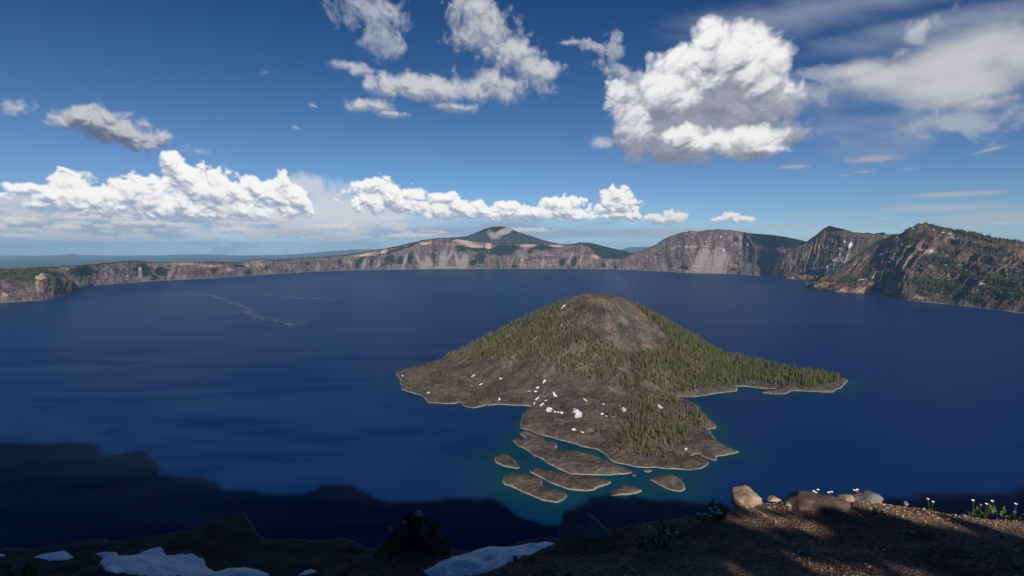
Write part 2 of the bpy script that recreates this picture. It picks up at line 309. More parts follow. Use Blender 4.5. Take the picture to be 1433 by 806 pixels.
def mat_island():
    m, t, b = mat('volcanic_cinder'); p = t.pos(); sx = t.n('ShaderNodeSeparateXYZ'); t.put(sx.inputs[0], p); z = sx.outputs[2]
    n1 = t.noise(p, .012, 6., .65); n2 = t.noise(p, .09, 7., .75); n3 = t.noise(p, .35, 4., .7)
    c = t.mix(t.ss(n1, .38, .62), (.10, .080, .069), (.20, .163, .134))
    st = t.noise(t.comb(t.attr('ang'), t.m('MULTIPLY', z, .006)), 1., 6., .7, .4)
    c = t.mix(t.ss(t.m('MULTIPLY_ADD', t.m('SUBTRACT', st, .5), t.ss(z, 15., 60.), .5), .40, .60), t.mix(1., c, (.60, .60, .62), 'MULTIPLY'), t.mix(1., c, (1.22, 1.18, 1.14), 'MULTIPLY'))
    c = t.mix(t.ss(n2, .38, .66), t.mix(1., c, (.55, .55, .57), 'MULTIPLY'), c)
    c = t.mix(t.m('MULTIPLY', t.ss(n3, .55, .75), .45), c, (.24, .20, .165))
    c = t.mix(t.ss(t.m('MULTIPLY_ADD', n2, .6, t.attr('red')), .7, 1.1), c, (.19, .105, .07))
    c = t.mix(t.ss(t.m('MULTIPLY_ADD', n2, .6, t.attr('scree')), .7, 1.0), c, t.mix(n2, (.125, .11, .10), (.185, .16, .142)))
    sh = t.m('MULTIPLY_ADD', t.m('SUBTRACT', n3, .5), -3.2, t.m('MULTIPLY_ADD', t.m('SUBTRACT', t.noise(p, .03, 4., .6), .5), -3.0, z))
    c = t.mix(t.ss(sh, 1.5, .6), c, (.31, .275, .23))
    t.put(b.inputs['Base Color'], c); b.inputs['Roughness'].default_value = .95; b.inputs['Specular IOR Level'].default_value = .05
    bn = t.n('ShaderNodeBump'); bn.inputs['Strength'].default_value = .8; bn.inputs['Distance'].default_value = 3.
    t.put(bn.inputs['Height'], t.m('ADD', n2, t.m('MULTIPLY', n3, .7))); t.put(b.inputs['Normal'], bn.outputs[0])
    return m
M_island = mat_island()

def mat_water():
    m, t, b = mat('lake_water'); p = t.pos()
    mp = t.n('ShaderNodeMapping'); t.put(mp.inputs[0], p); mp.inputs['Rotation'].default_value = (0, 0, math.radians(-24)); mp.inputs['Scale'].default_value = (1/1100., 1/260., 1)
    wind = t.noise(mp.outputs[0], 1., 7., .62, 1.8)
    mp2 = t.n('ShaderNodeMapping'); t.put(mp2.inputs[0], p); mp2.inputs['Rotation'].default_value = (0, 0, math.radians(-9)); mp2.inputs['Scale'].default_value = (1/3500., 1/900., 1)
    w2 = t.noise(mp2.outputs[0], 1., 4., .55, .6)
    px_ = t.n('ShaderNodeSeparateXYZ'); t.put(px_.inputs[0], p); lee = t.ss(px_.outputs[0], 700., -700., .12, 1.)
    ws = t.m('MULTIPLY', lee, t.m('MULTIPLY', t.ss(w2, .36, .62), t.ss(wind, .36, .66)))
    sh = t.attr('shallow'); shn = t.m('MULTIPLY_ADD', t.m('SUBTRACT', t.noise(p, .012, 5., .6), .5), .5, sh)
    c = t.mix(ws, (.0002, .0205, .102), (.0045, .040, .122))
    c = t.mix(t.ss(shn, .15, 1.0), c, (.002, .044, .074)); c = t.mix(t.ss(shn, .8, 1.2), c, (.004, .070, .062))
    t.put(b.inputs['Base Color'], c)
    t.put(b.inputs['Roughness'], t.m('MULTIPLY_ADD', ws, .14, .30)); b.inputs['IOR'].default_value = 1.333
    t.put(b.inputs['Specular IOR Level'], t.m('MULTIPLY_ADD', ws, .08, .01))
    bn = t.n('ShaderNodeBump'); bn.inputs['Strength'].default_value = .3; bn.inputs['Distance'].default_value = .6
    mp3 = t.n('ShaderNodeMapping'); t.put(mp3.inputs[0], p); mp3.inputs['Rotation'].default_value = (0, 0, math.radians(20)); mp3.inputs['Scale'].default_value = (.03, .08, 1)
    t.put(bn.inputs['Height'], t.noise(mp3.outputs[0], 1., 6., .6)); t.put(b.inputs['Normal'], bn.outputs[0])
    return m
M_water = mat_water()
M_snow = simple('old_snow', (.82, .84, .87), .6, .1, 1.5, .05, 3.)
_t = NT(M_snow.node_tree); _b = [n for n in M_snow.node_tree.nodes if n.type == 'BSDF_PRINCIPLED'][0]; _p = _t.n('ShaderNodeTexCoord').outputs['Object']
_t.put(_b.inputs['Base Color'], _t.mix(_t.ss(_t.noise(_p, 1.1, 8., .75), .56, .72), (.84, .86, .89), (.42, .40, .38)))
M_ground, t, b = mat('far_forested_plain')
p = t.pos(); t.put(b.inputs['Base Color'], t.mix(t.ss(t.noise(p, .0006, 6., .6), .4, .62), (.025, .04, .025), (.075, .075, .05))); b.inputs['Roughness'].default_value = 1.

# ------------------------------------------------------------------ ground sheet, far hills
def build_ground():
    rr = np.concatenate([[1.], np.geomspace(2000, 60000, 60)]); aa = np.linspace(0, 2*np.pi, 181)
    R, A = np.meshgrid(rr, aa, indexing='ij'); X = R*np.sin(A); Y = R*np.cos(A)
    Z = -350-R*R/(2*6371000.)+fbm(X/5000, Y/5000, 4, 5)*40*sstep(9000, 20000, R)
    me = np_mesh('ground', np.stack([X, Y, Z], -1).reshape(-1, 3), grid_faces(*R.shape))
    tag(link('ground', me, M_ground), kind='structure')
build_ground()
def far_ridge(name, depth, pts, seed, rough=1.0, width=6000):
    xs = np.arange(pts[0][0], pts[-1][0], 2.0); ys = np.interp(xs, [q[0] for q in pts], [q[1] for q in pts])
    ys = ys+fbm(xs/60., xs*0, 5, seed)*rough
    cx, cy_, cz = at_depth(xs, ys, depth)
    rows = np.linspace(-1, 1, 31); V = []
    for r in rows:
        k = 1-abs(r)**1.3; x = cx*(1+r*width/depth); y = cy_+r*width
        base = -380-depth**2/(2*6371000.)-60
        z = base+(cz-base)*k+fbm(x/1500., y/1500., 4, seed+3)*60*(1-k)*k*4
        V.append(np.stack([x, y, z], -1))
    me = np_mesh(name, np.array(V).reshape(-1, 3), grid_faces(len(rows), len(xs)))
    tag(link(name, me, M_ground), kind='structure')
far_ridge('far_hills', 46000, [(-400, 362), (0, 361), (60, 359), (95, 356), (102, 355), (112, 357), (180, 358.5), (250, 356.5), (290, 356), (340, 358), (420, 355), (470, 351), (520, 348.5), (560, 352), (700, 354), (860, 351), (880, 346), (905, 345), (930, 351), (1100, 354), (1500, 352), (1900, 352)], 21, 1.2)
far_ridge('far_hills', 31000, [(-400, 368), (0, 368), (150, 366), (235, 364), (255, 361.5), (262, 362), (280, 364), (400, 361), (480, 356), (560, 355), (640, 362), (860, 362), (885, 353), (900, 350), (930, 352), (1000, 360), (1400, 366)], 31, 1.0, 4000)

# ------------------------------------------------------------------ caldera rim, piece by piece
def blobmask(px, py, blobs):
    r = np.zeros_like(px)
    for (cx, cyy, rx, ry, rot, s) in blobs:
        a = math.radians(rot); dx = px-cx; dy = py-cyy
        u = (dx*math.cos(a)+dy*math.sin(a))/rx; v = (-dx*math.sin(a)+dy*math.cos(a))/ry
        r = np.maximum(r, s*np.clip(1.25-np.sqrt(u*u+v*v), 0, 1))
    return r
SNAP = {}
def rim(name, shore, crest, width, M, seed, rows=90, step=.75, gul=60., wl=320., forest_top=.15, forest_lo=.2, forest=(), talus=(), warm=(), snow=(), crest_rough=1.0, backslope=.25, prof=None, gul2=None, mback=1200, base_z=-8., forest_bias=0., pct=None, slant=0., iso=14., fan=1.):
    x0 = max(shore[0][0], crest[0][0]); x1 = min(shore[-1][0], crest[-1][0])
    xs = np.arange(x0, x1+.01, step)
    ip = lambda L: np.interp(xs, [q[0] for q in L], [q[1] for q in L])
    ys = ip(shore); yc = ip(crest)+(fbm(xs/9., xs*0+seed, 4, seed)*crest_rough); w = ip(width)
    yc = np.minimum(yc, ys-.2)
    sx, sy = on_plane(xs, ys)
    SR = np.sqrt(sx**2+sy**2); ux, uy = sx/SR, sy/SR
    # crest lies w metres behind the shore, at the height its outline asks for
    dx, dy, dz = ray(xs, yc); hd = np.sqrt(dx*dx+dy*dy); t = (SR+w)/hd
    kx, ky, kz = dx*t, dy*t, EYE+dz*t
    arc = np.concatenate([[0], np.cumsum(np.hypot(np.diff(sx), np.diff(sy)))])
    nb = 14
    T = np.concatenate([[-.06], np.linspace(0, 1, rows), 1+np.linspace(0, 1, nb+1)[1:]**1.6])
    TT, AA = np.meshgrid(T, arc, indexing='ij')
    t1 = np.clip(TT, 0, 1)
    warp = fbm(AA/500., t1*1.3, 3, seed+40)*120
    A0 = AA; AA = AA-slant*t1
    big = ridged((AA+warp)/wl, t1*.7+seed, 3, seed+1, .5)
    med = ridged((AA+warp*.6)/(wl*.3), t1*1.5, 4, seed+9, .55)
    env = np.sin(np.pi*np.clip(t1, 0, 1))**.7*(1-.25*t1)
    w2 = w[None, :]
    disp = (big*gul+med*gul*.45)*env*np.clip(w2/400., .1, 1.)
    X = sx[None, :]+(kx-sx)[None, :]*t1; Y = sy[None, :]+(ky-sy)[None, :]*t1
    if prof is None: prof = [(0, 0), (.3, .2), (.62, .52), (.8, .74), (.93, .94), (1, 1)]
    hz = np.interp(t1, [q[0] for q in prof], [q[1] for q in prof])
    terr = fbm(AA/700., t1*0+3, 2, seed+70)*.04
    ter = (np.sin((hz+terr)*38)*.012+np.sin((hz+terr*1.5)*83)*.006)*sstep(.05, .2, t1)*sstep(1., .93, t1)
    Z = kz[None, :]*(hz+ter)+fbm(AA/60., t1*6, 4, seed+20)*8*env
    disp = disp+(ridged(A0/90., t1*w2/110., 4, seed+33, .6)*iso+fbm(A0/30., t1*w2/30., 3, seed+34)*iso*.35)*env*np.clip(w2/300., .1, 1.)
    X = X-ux[None, :]*disp; Y = Y-uy[None, :]*disp
    bk = np.clip(TT-1, 0, 1); back = bk*mback
    X = X+ux[None, :]*back; Y = Y+uy[None, :]*back
    Z = Z-back*backslope*(.5+bk*.8)+fbm(X/180., Y/180., 4, seed+5)*6*sstep(0, .2, bk)
    Z = np.where(TT < 0, base_z, Z)
    if pct: pass
    px, py = project(X, Y, Z)
    # masks
    gx = np.gradient(Z, axis=0); gh = np.hypot(np.gradient(X, axis=0), np.gradient(Y, axis=0))+1e-3
    slope = np.abs(gx)/gh
    strp = ridged((AA+warp)/(wl*.32), t1*.4, 3, seed+80)
    fo = forest_bias-.55*strp*sstep(1., .7, t1)+.32*sstep(1-forest_top, 1., t1)*2+forest_lo*fbm(AA/260., t1*3, 4, seed+60)+.25*sstep(.9, .4, slope)*.6
    fo = np.where(TT > 1.0, .9, fo); fo = np.maximum(fo, blobmask(px, py, forest)*1.2)
    ta = fan*(.18+.62*strp)*sstep(.8, .2, t1)+blobmask(px, py, talus)
    tb = blobmask(px, py, talus); fo = fo-tb*1.1
    wa = .18+.3*fbm(AA/300., Z/60., 3, seed+90)+blobmask(px, py, warm); fo = fo-blobmask(px, py, warm)*.8
    sn = blobmask(px, py, snow)
    V = np.stack([X, Y, Z], -1).reshape(-1, 3)
    me = np_mesh(name, V, grid_faces(*X.shape))
    for n_, v_ in (('forest', fo), ('talus', ta), ('warm', wa), ('snow', sn), ('along', (AA+fbm(A0/140., t1*w2/140., 4, seed+95)*70)/60.), ('steep', strp)): attr(me, n_, v_)
    o = tag(link(name, me, M), kind='structure')
    return X, Y, Z, fo, px, py, sn+tb
# mountain behind the far wall
rim('mountain', [(540, 363), (900, 363)], [(540, 352), (560, 345.5), (590, 338.5), (620, 333.5), (640, 331.8), (655, 330), (668, 324.5), (680, 319.5), (690, 317.2), (700, 316.6), (712, 318.3), (725, 324.5), (745, 331), (765, 337), (775, 339.5), (800, 345), (830, 352), (880, 360)],
    [(500, 1600), (900, 1600)], M_wall, 3, rows=60, gul=60, wl=900, forest_top=.9, forest_bias=.45, crest_rough=.5, talus=[(705, 324, 22, 5, -25, .9), (690, 329, 14, 6, 30, .7)], warm=[(708, 323, 16, 5, -20, .7), (682, 322, 10, 4, -30, .35)], backslope=.4, base_z=100)
rim('wooded_hill', [(770, 372), (925, 374)], [(770, 348), (790, 343), (812, 339.2), (826, 340), (840, 343), (855, 347), (870, 350), (885, 354), (905, 358), (925, 366)], [(770, 1300), (925, 1300)], M_wall, 5, rows=50, gul=20, wl=700, forest_bias=.95, crest_rough=.3, backslope=.3)
# far wall
rim('caldera_wall', [(20, 407), (60, 406), (110, 402.5), (130, 400), (150, 398), (200, 394), (250, 391.5), (300, 389), (400, 382.5), (440, 380), (480, 378.3), (560, 377), (620, 376.3), (700, 376), (800, 376), (870, 376.8), (930, 379)],
    [(20, 377), (40, 375), (60, 373.8), (120, 370.5), (170, 366), (190, 364.5), (205, 366.5), (250, 367.5), (300, 366), (330, 367.5), (345, 364.5), (365, 361.3), (385, 363.5), (420, 361), (450, 360), (480, 356.5), (505, 354), (520, 349.5), (540, 347.5), (560, 343.5), (590, 336), (604, 334), (615, 332.8), (640, 334.5), (690, 339.5), (740, 341), (770, 339.5), (790, 342), (812, 340), (825, 344), (834, 353), (842, 360.5), (870, 362), (885, 360), (900, 357), (930, 352)],
    [(20, 300), (200, 400), (300, 460), (450, 560), (560, 750), (620, 850), (820, 850), (845, 500), (930, 600)], M_wall, 11, rows=120, gul=95, wl=420, iso=26., fan=.8, forest_top=.07, forest_lo=.30, forest_bias=.16,
    forest=[(574, 360, 6, 12, 15, .85), (560, 364, 5, 10, 10, .8), (586, 368, 4, 8, 0, .6), (672, 360, 10, 9, -20, .85), (662, 367, 8, 6, 0, .7), (708, 347, 24, 6, 0, .95), (742, 352, 6, 5, 0, .6), (787, 366, 6, 10, 15, .8), (804, 366, 4, 9, 20, .8), (846, 372, 8, 4, 0, .7), (610, 350, 16, 2, 0, .5), (500, 371, 4, 7, 0, .7), (520, 366, 4, 8, 0, .7), (475, 366, 6, 5, 0, .6), (372, 374, 8, 5, 0, .6), (430, 368, 8, 5, 0, .5), (720, 372, 8, 4, 0, .6), (200, 378, 20, 12, 0, .75), (225, 380, 14, 9, 0, .7), (115, 380, 30, 10, 0, .7), (330, 372, 30, 3, 0, .6), (560, 348, 60, 3, -18, .6), (665, 348, 40, 5, 5, .8), (700, 352, 26, 8, 0, .8), (760, 346, 30, 6, 0, .7), (545, 362, 12, 12, 30, .6), (505, 364, 10, 12, 30, .5), (300, 378, 10, 8, 0, .5), (800, 362, 10, 8, 40, .5), (650, 350, 18, 5, 0, .5)],
    talus=[(196, 384, 3.5, 9, 0, .9), (621, 364, 6, 18, 3, 1.), (629, 358, 3, 16, 25, .9), (601, 368, 5, 14, -22, .9), (594, 372, 9, 6, 0, .8), (649, 366, 6, 14, 12, .9), (639, 362, 2.5, 14, -10, .8), (567, 364, 2.5, 15, 18, .8), (585, 362, 2.5, 12, -20, .7), (798, 362, 2.5, 15, 22, .9), (812, 364, 2, 12, 26, .7), (240, 382, 3, 10, 30, .8), (530, 368, 3, 10, 20, .7), (510, 368, 3, 10, 15, .7), (490, 369, 3, 9, -10, .6), (730, 366, 2.5, 10, 10, .6), (700, 368, 2, 9, -15, .6), (760, 368, 3, 9, 8, .6), (850, 369, 3, 7, 0, .6), (445, 371, 4, 7, 0, .6), (410, 373, 3, 7, 0, .6), (620, 374, 26, 2.5, 0, .8)],
    warm=[(652, 339, 22, 4, 10, .75), (665, 345, 16, 5, 0, .6), (683, 344, 6, 5, 0, .8), (738, 344, 14, 3, 0, .7), (595, 341, 10, 3, -10, .6), (778, 344, 12, 2, 0, .6), (833, 359, 7, 3, 20, .8), (537, 352, 6, 3, -20, .7), (360, 368, 22, 7, 0, .45), (300, 372, 30, 3, 0, .45), (260, 369, 30, 3, 0, .4), (196, 377, 3.5, 4, 0, .9), (320, 376, 8, 5, 0, .5), (510, 357, 20, 2.5, -8, .5)],
    crest_rough=.7)
LP = rim('headland', [(-260, 452), (-120, 436), (-40, 428), (0, 424), (30, 422), (60, 420), (80, 416.5), (100, 412), (107, 408.5), (113, 404.5)], [(-260, 386), (-120, 380), (-40, 378), (0, 377), (30, 376.3), (60, 376.2), (78, 380), (95, 390), (107, 399), (113, 403.5)],
    [(-260, 700), (0, 520), (60, 480), (80, 360), (100, 120), (113, 20)], M_wall, 19, rows=120, gul=70, wl=230, forest_top=.62, forest_lo=.35, forest_bias=-.02, iso=26., slant=-120.,
    forest=[(20, 384, 60, 9, 0, .85), (76, 392, 12, 9, 0, .7), (80, 404, 9, 6, 20, .6), (30, 400, 10, 8, 0, .4)], warm=[(56, 388, 9, 3.5, 0, .8), (60, 384, 7, 2.5, 0, .6), (92, 388, 9, 4, 20, .5), (5, 413, 8, 6, 0, .6), (52, 401, 3, 12, 0, .6)], talus=[(53, 404, 3, 12, 0, .6)], crest_rough=.6)
rim('headland', [(862, 377), (900, 378.5), (920, 379.5), (960, 382), (1000, 382.7), (1040, 383.2), (1052, 383.8), (1062, 384)],
    [(862, 368), (880, 358), (890, 354), (900, 349), (915, 343), (930, 334.5), (935, 331.8), (947, 327), (960, 324.5), (968, 322.6), (975, 324), (990, 322), (1005, 320.8), (1020, 321.5), (1035, 323.5), (1045, 326), (1052, 336), (1058, 352), (1062, 383)],
    [(862, 150), (900, 420), (950, 760), (1040, 800), (1052, 500), (1062, 60)], M_wall, 23, rows=130, gul=70, wl=300, forest_top=.02, forest_lo=.22, forest_bias=.08,
    talus=[(985, 363, 12, 22, 8, 1.0), (1008, 362, 13, 22, -8, 1.0), (996, 375, 26, 9, 0, 1.0), (1042, 336, 6, 9, -30, .6)], forest=[(957, 374, 14, 6, 0, .5), (1025, 377, 7, 4, 0, .8), (1030, 334, 9, 8, 0, .5), (850, 372, 6, 4, 0, .6)], snow=[(1013, 350, 1.6, 3, 0, .9), (1009, 331, 1.4, 3, 0, .7), (1046, 342, 1.5, 2.5, 20, .8), (968, 346, 12, .8, 0, .55), (990, 345, 9, .8, 0, .6)], warm=[(968, 345, 20, 1.6, 0, .4)], crest_rough=1.2)
rim('wooded_hill', [(1035, 384), (1050, 385), (1070, 386), (1100, 389), (1130, 392), (1175, 395)], [(1035, 325), (1060, 327), (1080, 328.5), (1100, 331.5), (1125, 337), (1150, 345), (1175, 352)],
    [(1035, 2700), (1050, 2600), (1086, 900), (1100, 850), (1175, 900)], M_wall, 29, rows=110, gul=40, wl=260, forest_top=.3, forest_lo=.25, forest_bias=.1,
    prof=[(0, 0), (.12, .12), (.28, .42), (.38, .62), (.45, .66), (1, 1)], forest=[(1085, 338, 60, 10, 8, .95), (1120, 342, 30, 8, 10, .9), (1100, 380, 26, 5, 20, .6)], crest_rough=.3)
rim('peak', [(1076, 387), (1100, 390), (1109, 390.6), (1123, 392), (1136, 393.5), (1180, 399), (1300, 410)], [(1076, 380), (1088, 366), (1100, 355), (1115, 345), (1130, 337.4), (1144, 326.5), (1153.5, 318.5), (1161.6, 316), (1176.7, 319.5), (1195, 324.4), (1221, 326.7), (1233, 325.5), (1236, 324.5), (1242, 327), (1251, 327.6), (1270, 330), (1300, 335)],
    [(1076, 60), (1100, 400), (1130, 700), (1160, 1000), (1200, 1000), (1300, 1300)], M_near_wall, 37, rows=150, gul=90, wl=330, forest_top=.05, forest_lo=.40, forest_bias=.0,
    forest=[(1160, 320, 22, 4, 5, .9), (1140, 330, 12, 4, -40, .6), (1140, 381, 22, 6, -15, .9), (1235, 327, 4, 3, 0, .9), (1120, 372, 14, 8, -30, .4)], talus=[(1175, 366, 26, 8, -28, .95), (1165, 372, 18, 6, -15, .8)],
    warm=[(1128, 388, 12, 4, 0, .9), (1135, 350, 20, 8, -30, .4)], snow=[(1169, 334, 4, 1.5, 10, .9), (1190, 343, 3, 6, 15, .95), (1175, 347, 5, 3, -30, .95), (1176, 356, 3, 1.2, 0, .9), (1158, 373, 5, 1.5, -10, .95), (1168, 364, 6, 1, -30, .9), (1157, 346, 1.5, 2, 0, .8), (1110, 389, 4, 1, -20, .9), (1223, 330, 2, 1, 0, .8), (1182, 338, 2, 3, 0, .8)], crest_rough=1.3, slant=300., iso=24.)
GP = rim('ridge', [(1127, 402.3), (1139.5, 405.7), (1170, 408.5), (1211, 411), (1230, 413.5), (1263, 419.5), (1295, 423), (1323, 425.5), (1355, 429.4), (1433, 439), (1500, 450), (1640, 478)],
    [(1127, 401.8), (1136, 397), (1150, 389), (1165, 380), (1190, 363), (1210, 349), (1230, 338), (1250, 330), (1263, 325), (1272, 319), (1283.6, 314.2), (1295, 312.4), (1307, 315.4), (1323, 319), (1344, 323), (1360, 326), (1393, 333), (1433, 339.5), (1500, 350), (1640, 372)],
    [(1127, 15), (1150, 240), (1190, 620), (1230, 950), (1295, 1150), (1433, 950), (1640, 900)], M_near_wall, 43, rows=230, step=.6, gul=120, wl=300, forest_top=.05, forest_lo=.65, forest_bias=.06,
    forest=[(1330, 372, 44, 12, 20, .8), (1380, 350, 50, 8, 14, .7), (1310, 400, 50, 16, 10, .7), (1410, 400, 50, 26, 10, .65), (1360, 330, 50, 3, 15, .9), (1180, 392, 20, 6, -20, .7), (1240, 385, 16, 10, -45, .45), (1272, 339, 12, 9, 0, .9), (1300, 334, 8, 5, 0, .9), (1215, 340, 8, 4, 0, .6), (1360, 415, 30, 8, 10, .7)],
    talus=[(1335, 333, 16, 4, 32, .8), (1290, 318, 12, 3, 0, .4)], warm=[(1268, 365, 6, 16, 25, .8), (1222, 395, 5, 20, 32, .9), (1150, 400, 24, 5, -8, .8), (1205, 405, 14, 5, 0, .6), (1345, 375, 16, 6, 20, .5), (1275, 345, 24, 4, 10, .5), (1245, 408, 12, 5, 10, .5), (1285, 416, 14, 5, 10, .6), (1180, 405, 8, 5, 0, .5), (1300, 352, 14, 4, 0, .4)],
    snow=[(1303, 352, 5, 3, -50, .9), (1278, 320, 3, 1, 0, .9), (1307, 322, 3, 1, 40, .9), (1320, 325, 3, 1.5, 0, .9), (1330, 327, 4, 1.2, 15, .9), (1340, 333, 2, 1, 30, .9), (1232, 357, 6, 2, -20, .85), (1206, 391, 10, 1, -10, .85), (1325, 371, 5, 1.2, 10, .85), (1338, 389, 4, 1.5, 20, .85), (1342, 394, 2.5, 1.8, 60, .8), (1375, 397, 6, 1.2, -10, .85), (1290, 350, 6, 1.2, 10, .8), (1268, 372, 3, 2, 50, .7), (1150, 404, 2, .8, 0, .9), (1324, 425, 2, 1, 0, .9), (1430, 352, 4, .8, 0, .8), (1410, 383, 1, 1, 0, .8)],
    crest_rough=1.6, slant=520., iso=34., fan=.6, prof=[(0, 0), (.15, .16), (.35, .36), (.6, .6), (.8, .8), (.93, .95), (1, 1)])

# ------------------------------------------------------------------ the islands (outlines traced where they meet the water)
def R3(L): return [(670+a/3.674, 560+b/3.674) for a, b in L]
MAIN = [(553, 522), (560, 530.5), (562, 545), (573, 549), (591, 554), (599, 564), (620, 565), (637, 565), (645, 562), (650, 568.5), (663, 571), (680, 567.5), (700, 566), (725, 567.5), (744, 569), (735, 577), (731, 582), (727, 593)] \
    + R3([(215, 150), (260, 155), (335, 183), (450, 212), (530, 238), (600, 252), (655, 283), (690, 318), (760, 335), (840, 352), (900, 345), (1000, 355), (1080, 360), (1150, 350), (1190, 330), (1180, 315), (1150, 300), (1145, 285), (1132, 276), (1105, 283), (1090, 290), (1110, 278), (1135, 274), (1160, 295), (1220, 315), (1230, 290), (1280, 285), (1350, 265), (1290, 245), (1220, 205), (1190, 170), (1185, 150), (1215, 145), (1222, 130), (1200, 110), (1180, 95), (1140, 60), (1120, 30)]) \
    + [(965, 561), (938, 555), (974, 555), (1002, 551), (1031, 547.6), (1030, 541), (1045, 541), (1065, 543.5), (1088, 544.5), (1078, 546.5), (1066, 549.5), (1083, 552), (1100, 550.6), (1109, 547), (1133, 548), (1164, 549), (1175.5, 543.5), (1187, 532), (1176, 529), (1145, 523), (1100, 517), (1050, 505), (1000, 492), (920, 470), (840, 462), (760, 468), (690, 487), (640, 500), (600, 509), (565, 517)]
ISLETS = [
 ('islet', R3([(77, 300), (100, 283), (145, 278), (165, 290), (178, 305), (185, 325), (215, 348), (205, 356), (175, 350), (130, 343), (90, 325)]), 5.),
 ('islet', R3([(115, 425), (135, 385), (180, 377), (220, 375), (290, 390), (325, 405), (330, 440), (360, 452), (400, 460), (450, 485), (440, 510), (395, 530), (340, 520), (260, 485), (180, 455)]), 7.),
 ('islet', R3([(255, 358), (290, 355), (330, 358), (430, 375), (540, 395), (600, 398), (650, 405), (685, 420), (650, 440), (580, 465), (500, 467), (450, 458), (400, 440), (330, 405), (280, 385)]), 8.),
 ('islet', R3([(662, 497), (675, 483), (690, 458), (740, 440), (800, 447), (845, 465), (820, 478), (770, 486), (720, 490)]), 11.),
 ('islet', R3([(870, 405), (910, 393), (950, 385), (980, 378), (1030, 400), (1050, 430), (1072, 460), (1040, 475), (985, 465), (910, 430)]), 9.),
 ('lava_shelf', R3([(175, 205), (190, 225), (215, 240), (270, 270), (280, 288), (320, 300), (400, 350), (470, 380), (560, 385), (680, 385), (760, 380), (790, 372), (750, 348), (665, 318), (620, 290), (560, 268), (500, 262), (400, 256), (395, 245), (410, 238), (395, 220), (340, 206), (325, 190), (260, 164), (230, 158), (208, 170), (240, 200), (200, 195)]), 8.),
 ('rock_islet', R3([(838, 356), (862, 353), (893, 357), (892, 368), (865, 372), (848, 366)]), 4.),
 ('rock_islet', R3([(785, 378), (800, 382), (818, 391), (805, 395), (790, 388)]), 2.5)]
ROCKS_TINY = R3([(475, 485), (500, 488), (285, 300), (725, 395)])
def world_poly(P): return np.array([on_plane(a, b) for a, b in P], float)
def jag(P, seed, amp):
    """subdivide a closed outline and roughen it like broken lava"""
    out = []; n = len(P)
    for i in range(n):
        a, b = P[i], P[(i+1) % n]; L = np.hypot(*(b-a)); k = max(1, int(L/5.))
        for j in range(k): out.append(a+(b-a)*j/k)
    out = np.array(out); s = np.arange(len(out))*5.
    # smooth
    for _ in range(1): out = (out+np.roll(out, 1, 0)*.5+np.roll(out, -1, 0)*.5)/2
    nx = np.roll(out, -1, 0)-np.roll(out, 1, 0); nx = np.stack([nx[:, 1], -nx[:, 0]], -1); nx /= np.linalg.norm(nx, axis=1)[:, None]+1e-6
    return out+nx*(fbm(out[:, 0]/22., out[:, 1]/22., 4, seed, .6)*amp)[:, None]
def sdf(poly, X, Y, chunk=60000):
    A = poly; B = np.roll(poly, -1, 0); x = X.ravel(); y = Y.ravel(); out = np.empty(x.size)
    d = B-A; L2 = (d**2).sum(1)+1e-9
    for i in range(0, x.size, chunk):
        px = x[i:i+chunk, None]; py = y[i:i+chunk, None]
        t = np.clip(((px-A[:, 0])*d[:, 0]+(py-A[:, 1])*d[:, 1])/L2, 0, 1)
        dist = np.sqrt(((px-A[:, 0]-t*d[:, 0])**2+(py-A[:, 1]-t*d[:, 1])**2).min(1))
        c = ((A[:, 1] > py) != (B[:, 1] > py)) & (px < A[:, 0]+(py-A[:, 1])*d[:, 0]/(d[:, 1]+1e-12))
        out[i:i+chunk] = np.where(c.sum(1) % 2 == 1, dist, -dist)
    return out.reshape(X.shape)
def sdf_grid(poly, X, Y, near=26.):
    k = 6; Xc, Yc = X[::k, ::k], Y[::k, ::k]; ds = sdf(poly[::2], Xc, Yc)
    nr, nc = X.shape; fi = np.clip(np.arange(nr)/k, 0, Xc.shape[0]-1.001); fj = np.clip(np.arange(nc)/k, 0, Xc.shape[1]-1.001); i = fi.astype(int); j = fj.astype(int); a = (fi-i)[:, None]; b_ = (fj-j)[None]
    g = ds[np.ix_(i, j)]*(1-a)*(1-b_)+ds[np.ix_(i+1, j)]*a*(1-b_)+ds[np.ix_(i, j+1)]*(1-a)*b_+ds[np.ix_(i+1, j+1)]*a*b_
    m = (np.abs(g) < near) & (np.abs(g) < near); m[-k:] = True; m[:, -k:] = True
    g[m] = sdf(poly, X[m], Y[m]); return g
CONE = at_depth(838, 430, 1940.)[:2]
def cone_h(X, Y):
    dx = X-CONE[0]; dy = Y-CONE[1]; r = np.hypot(dx, dy); a = np.arctan2(dy, dx)
    k = .49+.07*np.cos(a)+.02*np.sin(2*a+1)
    R0 = 76+6*np.sin(3*a)
    h = 232-k*np.maximum(r-R0, 0)-2*np.sin(a*2+.5)*sstep(150, 60, r)
    h = h-22*sstep(R0*.85, 10, r)                    # crater bowl
    h = h+6*ridged(np.abs(a-1.57)*7, r/400., 4, 77)*sstep(50, 200, r)+fbm(X/30., Y/30., 4, 3)*4+ridged(X/16., Y/16., 3, 4)*1.2
    return h
def base_relief(X, Y, d, top):
    s = 1-np.exp(-np.maximum(d, 0)/14.)
    lump = .62+.38*fbm(X/45., Y/45., 3, 51)+.32*ridged(X/24., Y/24., 3, 52)+.34*ridged(X/8., Y/8., 3, 53)
    h = top*s*lump+sstep(0, 4, d)*.8
    return np.where(d > 0, np.maximum(h, .12+d*.25*(d < 3)), d*.5)
mp_ = jag(world_poly(MAIN), 5, 5.)
gx0, gy0 = mp_.min(0)-14; gx1, gy1 = mp_.max(0)+14
